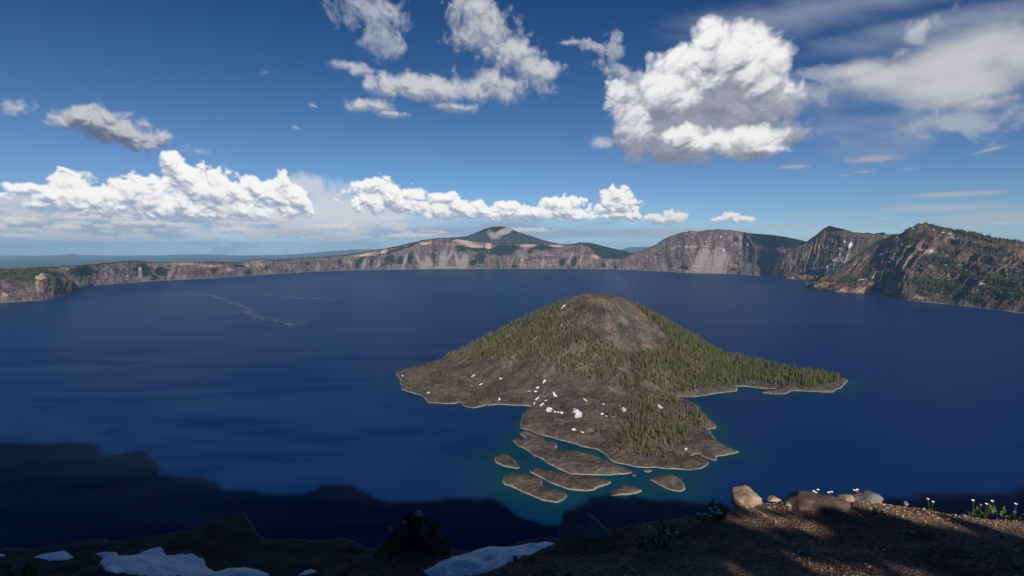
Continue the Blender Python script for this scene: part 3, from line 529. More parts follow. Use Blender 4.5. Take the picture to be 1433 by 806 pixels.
def grid_h(poly, top, cell, cone=False):
    x0, y0 = poly.min(0)-10; x1, y1 = poly.max(0)+10
    xs = np.arange(x0, x1, cell); ys = np.arange(y0, y1, cell); X, Y = np.meshgrid(xs, ys)
    # coarse distance, refined where it matters
    d = sdf_grid(poly, X, Y)
    h = base_relief(X, Y, d, top)
    if cone:
        inland = sstep(0, 260, d)*8; c = cone_h(X, Y)
        hb = h+inland*sstep(10, 120, d); k = 12.
        lim = np.minimum(c, d*.75+1)               # the cone never overhangs its shore
        e = np.clip(.5+.5*(lim-hb)/k, 0, 1); h = np.where(d > 0, hb+(lim-hb)*e+k*e*(1-e)*.6, h)
        px, py = project(X, Y, h)
    return xs, ys, X, Y, h, d
xs_, ys_, IX, IY, IH, ID = grid_h(mp_, 8.5, 3.2, True)
# ponds in the lava
def pond(cx, cy_, rx, ry):
    global IH
    a, b_ = on_plane(cx, cy_, 4.); d = np.hypot((IX-a)/rx, (IY-b_)/ry)+.25*fbm(IX/12., IY/12., 3, 8)
    IH = IH*(1-sstep(1.3, .8, d))+(-.8)*sstep(1.3, .8, d)
pond(798, 592, 24, 10); pond(823, 606, 16, 7)
def isl_height(x, y):
    x = np.atleast_1d(x); y = np.atleast_1d(y)
    fx = (x-xs_[0])/3.2; fy = (y-ys_[0])/3.2
    ok = (fx >= 0) & (fy >= 0) & (fx < len(xs_)-1.01) & (fy < len(ys_)-1.01)
    fx = np.clip(fx, 0, len(xs_)-1.01); fy = np.clip(fy, 0, len(ys_)-1.01); i = fx.astype(int); j = fy.astype(int); u = fx-i; v = fy-j
    h = IH[j, i]*(1-u)*(1-v)+IH[j, i+1]*u*(1-v)+IH[j+1, i]*(1-u)*v+IH[j+1, i+1]*u*v
    return np.where(ok, h, -5.)
IPX, IPY = project(IX, IY, IH)
red = blobmask(IPX, IPY, [(835, 420, 34, 7, 0, .7), (800, 440, 40, 14, 0, .35), (895, 445, 44, 6, 50, .55), (925, 470, 22, 6, 45, .4), (795, 490, 14, 10, -60, .3), (860, 418, 20, 5, 10, .4)])
scr = blobmask(IPX, IPY, [(872, 448, 24, 14, 48, .65), (898, 470, 20, 12, 48, .6), (790, 425, 22, 5, -30, .5), (1108, 541, 14, 7, 0, .5), (845, 445, 16, 10, 0, .5)])
V = np.stack([IX, IY, IH], -1).reshape(-1, 3); f = grid_faces(*IX.shape, keep=(ID > -12))
V, f, ra, sa = compact(V, f, red.ravel(), scr.ravel()); ang_ = np.abs(np.arctan2(V[:, 0]-CONE[0], V[:, 1]-CONE[1]))*13+fbm(V[:, 0]/60., V[:, 1]/60., 3, 88)*.8
me = np_mesh('island', V, f); attr(me, 'red', ra); attr(me, 'scree', sa); attr(me, 'ang', ang_)
tag(link('island', me, M_island), kind='structure')
islet_polys = []
for i, (nm, P, top) in enumerate(ISLETS):
    poly = jag(world_poly(P), 60+i, 4.0); islet_polys.append(poly)
    _, _, X, Y, H, D_ = grid_h(poly, top, 1.8)
    V = np.stack([X, Y, H], -1).reshape(-1, 3); f = grid_faces(*X.shape, keep=(D_ > -8)); V, f = compact(V, f)
    me = np_mesh(nm, V, f); attr(me, 'red', np.zeros(len(V))); attr(me, 'scree', np.zeros(len(V))); attr(me, 'ang', V[:, 0]/30.)
    tag(link(nm, me, M_island), kind='structure')

# a few bushes on the islets
# ------------------------------------------------------------------ the lake
SH_PX = [(-400, 812), (-150, 786), (0, 768), (60, 766.5), (100, 761), (130, 756), (175, 756.5), (182, 752), (215, 751), (265, 743), (275, 738), (300, 731), (312, 726), (326, 720), (338, 718), (346, 723), (352, 737), (360, 749), (376, 752), (400, 753), (480, 754), (520, 765), (640, 775), (800, 785), (1000, 790), (1433, 790), (1900, 790)]
shx, shy = on_plane(np.array([q[0] for q in SH_PX], float), np.array([q[1] for q in SH_PX], float))
def near_shore(x):
    x = np.asarray(x, float); return (np.interp(x-8, shx, shy)+np.interp(x, shx, shy)+np.interp(x+8, shx, shy))/3+fbm(x/40., x*0, 5, 401, .6)*9
def build_lake():
    pxs = np.linspace(-330, 1760, 700); rr = np.concatenate([np.linspace(380, 2600, 420), np.geomspace(2610, 15500, 120)])
    az = np.arctan((pxs-CXP)/F); R, A = np.meshgrid(rr, az, indexing='ij'); X = R*np.sin(A); Y = R*np.cos(A)
    d = np.full(X.shape, 1e9); near = (R < 2600)
    cs = slice(None, None, 4)
    def dd(poly):
        k = 4; i0 = np.searchsorted(rr, 2600); ri = np.arange(0, i0+k, k); ci = np.arange(0, len(pxs)+k, k); ri = np.minimum(ri, len(rr)-1); ci = np.minimum(ci, len(pxs)-1)
        ds = -sdf(poly[::3], X[np.ix_(ri, ci)], Y[np.ix_(ri, ci)]); o = np.full(X.shape, 1e9)
        fi = np.clip(np.arange(i0)/k, 0, len(ri)-1.001); fj = np.clip(np.arange(len(pxs))/k, 0, len(ci)-1.001); i = fi.astype(int); j = fj.astype(int); a = (fi-i)[:, None]; b_ = (fj-j)[None]
        o[:i0] = ds[np.ix_(i, j)]*(1-a)*(1-b_)+ds[np.ix_(i+1, j)]*a*(1-b_)+ds[np.ix_(i, j+1)]*(1-a)*b_+ds[np.ix_(i+1, j+1)]*a*b_; return o
    for q in [mp_]+islet_polys[:6]: d = np.minimum(d, dd(q))
    # shelf is broad in front of the islets, narrow elsewhere
    wdt = 22+70*sstep(1250, 900, Y)*sstep(-260, -60, X)*sstep(420, 200, X)+25*sstep(300, 500, X)*sstep(1800, 1500, Y)
    shal = np.exp(-np.maximum(d, 0)/wdt)
    dn = np.maximum(Y-near_shore(X), 0); shal = np.maximum(shal, .5*np.exp(-dn/25.))
    # lake sheet
    # the sheet ends just inside the far shore
    sp_ = [(-400, 470), (-260, 452), (0, 424), (60, 420), (100, 412), (113, 404), (150, 398), (200, 394), (300, 389), (400, 382.5), (480, 378.3), (560, 377), (700, 376), (870, 376.8), (960, 382), (1040, 383.2), (1100, 389), (1127, 392), (1128, 402), (1170, 408.5), (1263, 419.5), (1355, 429.4), (1433, 439), (1500, 450), (1640, 478), (1800, 500)]
    lx, ly = on_plane(np.array([q[0] for q in sp_], float), np.array([q[1] for q in sp_], float)); lim = np.interp(A, np.arctan2(lx, ly), np.hypot(lx, ly))+140
    kk = np.minimum(1, lim/R); X = X*kk; Y = Y*kk
    me = np_mesh('water', np.stack([X, Y, 0*X], -1).reshape(-1, 3), grid_faces(*X.shape, keep=(kk > .999) | (np.roll(kk, 1, 0) > .999)))
    attr(me, 'shallow', shal); tag(link('water', me, M_water), kind='structure')
build_lake()

# pale drifting lines on the water
M_foam, t, b = mat('pale_drift_line')
m_ = M_foam; nt = M_foam.node_tree; outn = [n for n in nt.nodes if n.type == 'OUTPUT_MATERIAL'][0]
b.inputs['Base Color'].default_value = (.34, .38, .42, 1); tr = t.n('ShaderNodeBsdfTransparent'); mx = t.n('ShaderNodeMixShader')
fz = t.ss(t.noise(t.pos(), .02, 6., .7), .42, .7); t.put(mx.inputs[0], t.m('MULTIPLY', t.m('MULTIPLY', fz, t.attr('soft')), .95)); nt.links.new(tr.outputs[0], mx.inputs[1]); nt.links.new(b.outputs[0], mx.inputs[2]); nt.links.new(mx.outputs[0], outn.inputs[0])
def drift(lines):
    Vs = []; Fs = []; S = []
    for L, w in lines:
        xs = np.array([q[0] for q in L], float); ys = np.array([q[1] for q in L], float); s = np.linspace(0, len(L)-1, 160)
        x = np.interp(s, range(len(L)), xs); y = np.interp(s, range(len(L)), ys)
        y = y+fbm(s*3, s*0, 4, int(xs[0]))*1.2
        X, Y = on_plane(x, y); n0 = len(Vs)
        for k in range(len(s)):
            ww = w*2.6*(1+.6*float(vn(np.array([s[k]*5]), np.array([1.]))[0]))
            for j, so_ in ((-1, 0), (0, 1), (1, 0)): Vs.append((X[k], Y[k]+j*ww, .25)); S.append(so_)
        for k in range(len(s)-1):
            for j in (0, 1): a = n0+3*k+j; Fs.append((a, a+1, a+4, a+3))
    me = np_mesh('drift_lines', Vs, Fs); attr(me, 'soft', S)
    tag(link('drift_lines', me, M_foam), 'pale foam lines drifting on the open blue lake at left', 'foam', kind='stuff')
drift([([(245, 409), (285, 411), (305, 416), (325, 424), (345, 432)], 16), ([(330, 437), (345, 436), (360, 444), (385, 448), (402, 453), (425, 452)], 22), ([(268, 446), (296, 442)], 12), ([(308, 441), (328, 439)], 14), ([(360, 411), (400, 416), (470, 419)], 14), ([(110, 411), (145, 408), (170, 406)], 12), ([(330, 424), (350, 432), (345, 440)], 16), ([(400, 454), (412, 456), (426, 452)], 16)])

# ------------------------------------------------------------------ trees of the island
M_fol = simple('conifer_needles', (.075, .095, .026), .9, .5, .6, objrand=.5, tint=(.13, .125, .045), spec=.05)
M_bark = simple('grey_bark', (.27, .235, .20), .9)
M_fol2, t, b = mat('conifer_needles_far'); tc = t.n('ShaderNodeAttribute', attribute_name='tint')
t.put(b.inputs['Base Color'], t.mix(tc.outputs['Fac'], (.030, .046, .014), (.12, .115, .042))); b.inputs['Roughness'].default_value = .9; b.inputs['Specular IOR Level'].default_value = .05
def conifer_np(seed, tiers=5, sides=7, h=1., r=.16, sparse=0.):
    """jagged conifer: drooping tiers with star-shaped skirts on a tapered trunk; unit height"""
    g = np.random.default_rng(seed); V = []; Fc = []
    for i in range(tiers):
        f = i/tiers; z0 = .10+.88*f; z1 = min(1., z0+1.5/tiers+.03); rr = r*(1-f)**.8*(.85+.35*g.random())+.012
        if g.random() < sparse: rr *= .5
        n = sides*2; a0 = g.random()*6; b0 = len(V); cx, cy_ = g.normal(0, .012, 2)
        for k in range(n):
            q = rr*((1. if k % 2 == 0 else .5)*(.75+.5*g.random())); a = a0+k*2*math.pi/n
            V.append((cx+q*math.cos(a), cy_+q*math.sin(a), z0-(.035 if k % 2 == 0 else -.02)*(1+g.random())))
        V.append((cx*.5, cy_*.5, z1)); V.append((cx, cy_, z0+.04))
        for k in range(n): Fc.append((b0+k, b0+(k+1) % n, b0+n)); Fc.append((b0+(k+1) % n, b0+k, b0+n+1))
    return np.array(V), np.array(Fc)
def trunk_np(r=.014, h=.9, sides=5, z0=-.08):
    V = [(r*math.cos(2*math.pi*k/sides), r*math.sin(2*math.pi*k/sides), z0) for k in range(sides)]+[(0, 0, h)]
    return np.array(V), np.array([(k, (k+1) % sides, sides) for k in range(sides)])
def snag_np(seed):
    g = np.random.default_rng(seed); V, Fc = trunk_np(.022, 1., 5); V = list(map(tuple, V)); Fc = list(map(tuple, Fc))
    for i in range(9):
        z = .3+.07*i; a = g.random()*6.28; L = .12*(1-z*.6); b0 = len(V); d = np.array([math.cos(a), math.sin(a), .15]); 
        V += [tuple(np.array([0, 0, z-.012])), tuple(np.array([0, 0, z+.012])), tuple(d*L+np.array([0, 0, z]))]; Fc.append((b0, b0+1, b0+2))
    return np.array(V), np.array(Fc)
def two_mat(name, A, B):
    V = np.concatenate([A[0], B[0]]); Fc = np.concatenate([A[1], B[1]+len(A[0])]); me = np_mesh(name, V, Fc, False)
    me.materials.append(M_fol); me.materials.append(M_bark)
    me.polygons.foreach_set('material_index', np.concatenate([np.zeros(len(A[1])), np.ones(len(B[1]))]).astype(np.int32)); return me
def inpoly(P, x, y):
    P = np.array(P, float); B = np.roll(P, -1, 0); c = np.zeros(x.shape, bool)
    for a, b_ in zip(P, B):
        c ^= ((a[1] > y) != (b_[1] > y)) & (x < a[0]+(y-a[1])*(b_[0]-a[0])/(b_[1]-a[1]+1e-12))
    return c
DENSE_L = [(620, 502), (640, 488), (700, 455), (745, 433), (778, 418), (792, 434), (812, 455), (838, 468), (862, 482), (885, 496), (905, 505), (900, 535), (890, 552), (850, 540), (800, 525), (750, 513), (700, 505), (650, 505)]
DENSE_R = [(878, 412), (900, 418), (925, 430), (1000, 466), (1050, 482), (1100, 500), (1150, 512), (1180, 520), (1170, 536), (1130, 541), (1110, 534), (1092, 540), (1060, 534), (1020, 540), (965, 549), (940, 552), (900, 530), (885, 505), (900, 494), (932, 492), (936, 478), (922, 458), (900, 438)]
BLOCK = [(868, 552), (905, 545), (945, 556), (975, 570), (990, 585), (988, 600), (965, 612), (950, 628), (915, 640), (878, 638), (862, 622), (868, 600), (850, 585), (862, 572)]
BARE = [(800, 416), (868, 416), (888, 432), (908, 448), (932, 476), (930, 490), (905, 488), (878, 474), (850, 452), (820, 438), (795, 430)]
FLAT = [(770, 530), (850, 542), (880, 556), (862, 575), (820, 600), (760, 600), (740, 560)]
LEFT = [(570, 520), (640, 500), (760, 520), (800, 540), (760, 565), (600, 562), (565, 545)]
def scatter_trees():
    n = 80000
    x = rng.uniform(gx0, gx1, n); y = rng.uniform(gy0, gy1, n); z = isl_height(x, y); px, py = project(x, y, z)
    cl = fbm(x/70., y/70., 3, 99); cl2 = fbm(x/25., y/25., 2, 98)
    dens = np.full(n, .045)+.08*(cl > .15)
    dl = inpoly(DENSE_L, px, py); dr = inpoly(DENSE_R, px, py); bl = inpoly(BLOCK, px, py)
    vis_back = (y > CONE[1]+20)
    dens[dl] = .75+1.0*cl2[dl]; dens[dr] = .95+.6*cl2[dr]; dens[bl] = np.where(cl2[bl] > -.1, .8, .12)
    lf = inpoly(LEFT, px, py) & ~dl; dens[lf] = np.where(cl[lf] > .0, .30, .06)
    # streaky edge of the scree
    br = inpoly(BARE, px, py); dens[br] = np.where(py[br] > 452, .09, .03)+.12*(cl2[br] > .35)
    fl = inpoly(FLAT, px, py); dens[fl] = .018+.06*(cl2[fl] > .4)
    dens[vis_back] = np.where(z[vis_back] > 16, .30, .05)
    topc = np.hypot(x-CONE[0], y-CONE[1]) < 95; dens[topc] = .05
    keep = (rng.random(n) < dens) & (z > 2.2)
    x, y, z, px, py = x[keep], y[keep], z[keep], px[keep], py[keep]; dr = dr[keep]; dl = dl[keep]; bl = bl[keep]
    h = (5+13.5*rng.random(len(x))**1.3)*(1+.22*dr); h = np.where(~(dr | dl | bl), h*.68, h)
    tc = np.hypot(x-CONE[0], y-CONE[1]) < 105; h = np.where(tc, h*.45, h)
    snag = rng.random(len(x)) < np.where(dr, .06, .2)
    # low shrubs and young trees on the lava between the groves
    m = 42000; a = rng.uniform(gx0, gx1, m); b_ = rng.uniform(gy0, CONE[1]+100, m); c = isl_height(a, b_); ok = (c > 1.8) & (rng.random(m) < .40+.8*fbm(a/40., b_/40., 3, 97)); a, b_, c = a[ok], b_[ok], c[ok]; q, r = project(a, b_, c); br = inpoly(BARE, q, r); ok = ~br | (rng.random(len(a)) < .3)
    a, b_, c, q, r = a[ok], b_[ok], c[ok], q[ok], r[ok]
    x = np.concatenate([x, a]); y = np.concatenate([y, b_]); z = np.concatenate([z, c]); h = np.concatenate([h, (1.5+5.5*rng.random(len(a))**1.6)]); snag = np.concatenate([snag, rng.random(len(a)) < .25]); px = np.concatenate([px, q]); py = np.concatenate([py, r])
    return x, y, z, h, snag, px, py
tx, ty, tz, th, tsn, tpx, tpy = scatter_trees()
vis = project(tx, ty, tz)
prot = [two_mat('conifer', conifer_np(100+i, 8, 5, 1., .11+.014*(i % 4), .35), trunk_np()) for i in range(7)]
snag_me = []
for i in range(3):
    Vq, Fq = snag_np(300+i); m2 = np_mesh('dead_conifer', Vq, Fq, False); m2.materials.append(M_bark); snag_me.append(m2)
order = np.argsort(-(th/ty)); order = [k for k in order if ty[k] < CONE[1]]
singles = order[:290]; sset = set(int(k) for k in singles)
for c, k in enumerate(singles):
    dead = bool(tsn[k]); me = snag_me[c % 3] if dead else prot[c % 7]
    nm = 'dead_conifer' if dead else 'conifer'
    o = bpy.data.objects.new(nm, me); C.objects.link(o); o.location = (tx[k], ty[k], tz[k]); s = float(th[k]); wq = random.uniform(.85, 1.25)
    o.scale = (s*wq, s*wq, s); o.rotation_euler = (random.uniform(-.03, .03), random.uniform(-.03, .03), random.uniform(0, 6.28))
    if tpy[k] > 548 and tpx[k] < 1045: wh_ = 'on the near, low part of the island, below the cone'; gr = 'on the near part of the island'
    elif tpx[k] > 925: wh_ = 'on the wooded arm that reaches right from the cone'; gr = 'on the right-hand arm of the island'
    else: wh_ = 'on the flank of the cone and the shelf to its left'; gr = 'on the cone and left shelf'
    if dead: tag(o, 'bare grey dead conifer '+wh_, 'dead tree', 'dead conifers '+gr)
    else: tag(o, 'green conifer '+wh_, 'tree', 'green conifers '+gr)
def merged_trees(name, idx, x, y, z, h, protos, Mx, label, wfac=1.15, tint=True):
    Vs = []; Fs = []; Ti = []; off = 0
    n = len(idx); pr = rng.integers(0, len(protos), n); an = rng.uniform(0, 6.28, n); wf = rng.uniform(.8, 1.25, n)*wfac; ti = rng.random(n)
    for q, (PV, PF) in enumerate(protos):
        s = np.where(pr == q)[0]; id_ = np.array(idx)[s]
        if len(id_) == 0: continue
        c_, s_ = np.cos(an[s])[:, None], np.sin(an[s])[:, None]; hh = h[id_][:, None]; ww = wf[s][:, None]
        VX = (PV[None, :, 0]*c_-PV[None, :, 1]*s_)*hh*ww+x[id_][:, None]; VY = (PV[None, :, 0]*s_+PV[None, :, 1]*c_)*hh*ww+y[id_][:, None]; VZ = PV[None, :, 2]*hh+z[id_][:, None]
        V = np.stack([VX, VY, VZ], -1).reshape(-1, 3); Fq = (PF[None]+(np.arange(len(id_))*len(PV))[:, None, None]).reshape(-1, 3)+off
        Vs.append(V); Fs.append(Fq); Ti.append(np.repeat(ti[s], len(PV))); off += len(V)
    me = np_mesh(name, np.concatenate(Vs), np.concatenate(Fs), False); attr(me, 'tint', np.concatenate(Ti))
    return tag(link(name, me, Mx), label, kind='stuff')
lo = [conifer_np(500+i, 4, 4, 1., .10+.012*(i % 4), .3) for i in range(7)]
rest_g = [k for k in range(len(tx)) if k not in sset and not tsn[k]]; rest_s = [k for k in range(len(tx)) if k not in sset and tsn[k]]
o = merged_trees('conifer_forest', rest_g, tx, ty, tz, th, lo, M_fol2, 'dense green conifer forest covering the island cone'); o['category'] = 'forest'
o = merged_trees('dead_conifers', rest_s, tx, ty, tz, th, [snag_np(400+i) for i in range(3)], M_bark, 'bare grey dead trunks scattered through the forest of the island'); o['category'] = 'dead trees'
# woods on the right-hand ridge and the left headland
def wood(P, n, hmin, hmax, name, label, thr=.5):
    X, Y, Z, fo, px, py, sn = P
    i = rng.integers(1, X.shape[0]-1, n); j = rng.integers(0, X.shape[1], n)
    ok = (fo[i, j]+rng.normal(0, .12, n) > thr) & (sn[i, j] < .2) & (Z[i, j] > 6) & (px[i, j] > -120) & (px[i, j] < 1560); i, j = i[ok], j[ok]
    u = rng.random(len(i)); i2 = np.minimum(i+1, X.shape[0]-1)
    x = X[i, j]*(1-u)+X[i2, j]*u+rng.normal(0, 3, len(i)); y = Y[i, j]*(1-u)+Y[i2, j]*u; z = Z[i, j]*(1-u)+Z[i2, j]*u
    h = rng.uniform(hmin, hmax, len(i)); o = merged_trees(name, list(range(len(i))), x, y, z-1, h, [conifer_np(700+k, 3, 3, 1., .17) for k in range(4)], M_fol2, label); o['category'] = 'forest'
wood(GP, 26000, 10, 22, 'ridge_forest', 'dark conifer forest in the gullies of the steep right-hand ridge')
wood(LP, 16000, 10, 20, 'headland_forest', 'dark conifer forest on top of the left-hand headland', .45)

# ------------------------------------------------------------------ near wall of the caldera: slope below the viewer and the crest whose shadow lies on the lake
SHADOW_PX = [(-700, 560), (-400, 585), (-150, 605), (0, 620), (60, 619), (125, 622), (151, 637), (180, 631), (207, 629), (222, 645), (232, 664), (270, 668), (314, 679), (350, 684), (389, 689), (430, 682), (477, 676), (505, 690), (534, 700), (590, 703), (625, 697), (653, 693), (680, 698), (703, 708), (720, 720), (741, 730), (779, 738), (797, 737), (806, 722), (824, 702), (850, 693), (878, 692), (910, 696), (950, 700), (985, 712), (1040, 722), (1110, 712), (1180, 702), (1250, 697), (1300, 692), (1433, 688), (1700, 684), (2100, 675)]
spx, spy = on_plane(np.array([q[0] for q in SHADOW_PX], float), np.array([q[1] for q in SHADOW_PX], float))
CR_Y = -26.
tt_ = (spy-CR_Y)/(math.cos(SUN_AZ)*math.cos(SUN_EL)); crx = spx+SUN[0]*tt_; crz = SUN[2]*tt_
def crest_h(x):
    h = np.interp(x, crx, crz); h = np.minimum(h, EYE+3.6+np.maximum(np.abs(np.asarray(x)-6)-17, 0)*1.2)+(fbm(np.asarray(x, float)/38., np.asarray(x)*0., 5, 410, .65)*16)*sstep(20, 60, np.abs(np.asarray(x)-6))
    return h
def wall_h(x, y):
    """height of the near wall"""
    x = np.asarray(x, float); y = np.asarray(y, float)
    hc = crest_h(x)-EYE; S = near_shore(x); yy = y-CR_Y
    r = fbm(x/60., y/60., 5, 200); rd = ridged(x/110., y/500., 4, 201)
    up = hc*np.exp(-np.maximum(yy, 0)/60.)-np.maximum(yy, 0)*.74-6*sstep(0, 20, yy)
    d = S-y
    low = -EYE+np.where(d > 0, .2+d*(.30+.05*r)+6*fbm(x/35., y/35., 4, 202)*sstep(0, 30, d), d*.5)
    z = EYE+np.maximum(np.minimum(up+r*10*sstep(20, 120, yy), up+14), low)
    z = np.where((low > up) | (d < 0), EYE+low, z)
    back = EYE+hc+np.minimum(yy, 0)*.33+r*6*sstep(0, -60, yy)
    z = np.where(yy < 0, back, z)
    return z
def build_near_wall():
    xs = np.concatenate([np.arange(-2600, -900, 22.), np.arange(-900, -60, 5.), np.arange(-60, 60, 4.), np.arange(60, 500, 6.), np.arange(500, 2300, 24.)])
    ys = np.concatenate([np.arange(-2400, -60, 60.), np.arange(-60, CR_Y, 8.), np.arange(CR_Y, 120, 4.), np.arange(120, 420, 8.), np.arange(420, 900, 3.2), np.arange(900, 1300, 20.)])
    X, Y = np.meshgrid(xs, ys); Z = wall_h(X, Y); Z = np.where(Y > near_shore(X)+25, -12, Z)
    cen = (np.abs(X) < 40) & (np.abs(Y-5) < 22); Z = np.where(cen, Z-3.5, Z)
    f = grid_faces(*X.shape, keep=(Y < near_shore(X)+45)); V, f = compact(np.stack([X, Y, Z], -1).reshape(-1, 3), f)
    me = np_mesh('caldera_slope', V, f); tag(link('caldera_slope', me, M_slope), kind='structure')
M_slope, t, b = mat('dark_scree_slope'); p = t.pos(); sx = t.n('ShaderNodeSeparateXYZ'); t.put(sx.inputs[0], p)
n1 = t.noise(p, .03, 7., .7); n2 = t.noise(p, .25, 6., .7)
c = t.mix(t.ss(n1, .35, .65), (.055, .045, .038), (.11, .09, .072)); c = t.mix(t.ss(n2, .4, .7), t.mix(1., c, (.6, .6, .6), 'MULTIPLY'), c)
c = t.mix(t.ss(t.m('MULTIPLY_ADD', t.m('SUBTRACT', n2, .5), -4., sx.outputs[2]), 2.2, .9), c, (.17, .15, .13))
t.put(b.inputs['Base Color'], c); b.inputs['Roughness'].default_value = .95
bn = t.n('ShaderNodeBump'); bn.inputs['Distance'].default_value = 3.; t.put(bn.inputs['Height'], t.m('ADD', n1, n2)); t.put(b.inputs['Normal'], bn.outputs[0])
build_near_wall()

# ------------------------------------------------------------------ the rim underfoot
EDGE = [(300, 830), (480, 815), (590, 808), (640, 803), (690, 789), (722, 779), (745, 771), (778, 759), (790, 751), (830, 743), (870, 736), (900, 728), (960, 719), (1020, 707), (1050, 701), (1100, 697), (1150, 696.5), (1200, 697), (1250, 701), (1300, 708), (1350, 714.5), (1433, 722.5), (1520, 735), (1700, 770)]
def plane_z(x, y): return EYE-1.62-.13*y+.05*(x-2)*sstep(3, -2, x)+.02*x
ex = []; ey = []
for a, b_ in EDGE:
    dx, dy, dz = ray(a, b_); t_ = 3.
    for _ in range(40): t_ = t_-((EYE+dz*t_)-float(plane_z(np.array(dx*t_), np.array(dy*t_))))/(dz+.13*dy)
    ex.append(dx*t_); ey.append(dy*t_)
ex = np.array(ex); ey = np.array(ey)
def near_h(x, y, rough=True):
    x = np.asarray(x, float); y = np.asarray(y, float); e = np.interp(x, ex, ey)
    d = np.maximum(y-e+.12, 0); z = plane_z(x, y)-1.15*d*d/(d+.35)
    if rough: z = z+.035*fbm(x/.7, y/.7, 4, 301)+.014*fbm(x/.12, y/.12, 3, 302)+.05*fbm(x/1.6, y/1.6, 3, 303)
    # bank rising behind the viewer
    z = z+sstep(-1.5, -9, y)*.5
    return z
MIDPX = [(330, 850), (380, 822), (420, 806), (455, 795), (490, 782), (520, 773), (560, 766), (620, 768), (660, 770), (700, 764), (725, 757), (760, 753.5), (790, 757), (830, 770), (900, 800)]
MIDY = 23.
mx_, _, mz_ = at_depth(np.array([q[0] for q in MIDPX], float), np.array([q[1] for q in MIDPX], float), MIDY)
def mid_h(x, y):
    x = np.asarray(x, float); y = np.asarray(y, float)
    u = x*MIDY/np.maximum(y, 3.); e = np.interp(u, mx_, mz_); zc = e
    d = y-MIDY
    z = zc+np.where(d < 0, -d*.36, -d*1.0)
    return z+.5*fbm(x/4., y/4., 5, 310)*sstep(0, 3, np.abs(d))+.18*fbm(x/.9, y/.9, 4, 311)
M_gravel, t, b = mat('cinder_gravel'); p = t.pos()
v1 = t.voro(p, 60., 'F1', out=1); v1d = t.voro(p, 60., 'F1'); v2d = t.voro(p, 90., 'F1'); v2 = t.voro(p, 90., 'F1', out=1)
sv = t.n('ShaderNodeSeparateColor'); t.put(sv.inputs[0], v1); sv2 = t.n('ShaderNodeSeparateColor'); t.put(sv2.inputs[0], v2)
c = t.mix(sv.outputs[0], (.17, .105, .072), (.50, .33, .22)); c2 = t.mix(sv2.outputs[1], (.12, .08, .055), (.44, .31, .22)); c = t.mix(.5, c, c2)
c = t.mix(t.ss(t.noise(p, 1.3, 6., .7), .40, .60), t.mix(1., c, (.42, .36, .34), 'MULTIPLY'), c)
t.put(b.inputs['Base Color'], c); b.inputs['Roughness'].default_value = .95
bn = t.n('ShaderNodeBump'); bn.inputs['Strength'].default_value = 1.; bn.inputs['Distance'].default_value = .02
t.put(bn.inputs['Height'], t.m('SUBTRACT', 1., t.m('ADD', v1d, t.m('MULTIPLY', v2d, .5)))); t.put(b.inputs['Normal'], bn.outputs[0])
xs = np.concatenate([np.arange(-34, -3, .25), np.arange(-3, 9, .045), np.arange(9, 34, .25)]); ys = np.concatenate([np.arange(-30, .5, .3), np.arange(.5, 8, .04), np.arange(8, 14, .3)])
X, Y = np.meshgrid(xs, ys); Z = near_h(X, Y)
me = np_mesh('rim_ground', np.stack([X, Y, Z], -1).reshape(-1, 3), grid_faces(*X.shape)); tag(link('rim_ground', me, M_gravel), kind='structure')
xs = np.arange(-22, 14, .18); ys = np.arange(7, 46, .18); X, Y = np.meshgrid(xs, ys); Z = mid_h(X, Y)
M_scree, t, b = mat('dark_scree'); p = t.pos(); vv = t.voro(p, 3.2, 'F1', out=1); vd = t.voro(p, 3.2, 'F1'); s1 = t.n('ShaderNodeSeparateColor'); t.put(s1.inputs[0], vv)
t.put(b.inputs['Base Color'], t.mix(t.ss(t.noise(p, .8, 7., .7), .35, .65), (.05, .042, .038), t.mix(s1.outputs[0], (.07, .055, .05), (.15, .12, .105)))); b.inputs['Roughness'].default_value = .95
bn = t.n('ShaderNodeBump'); bn.inputs['Distance'].default_value = .2; t.put(bn.inputs['Height'], t.m('ADD', t.noise(p, 2., 8., .7), vd)); t.put(b.inputs['Normal'], bn.outputs[0])
me = np_mesh('scree_slope', np.stack([X, Y, Z], -1).reshape(-1, 3), grid_faces(*X.shape)); tag(link('scree_slope', me, M_scree), kind='structure')

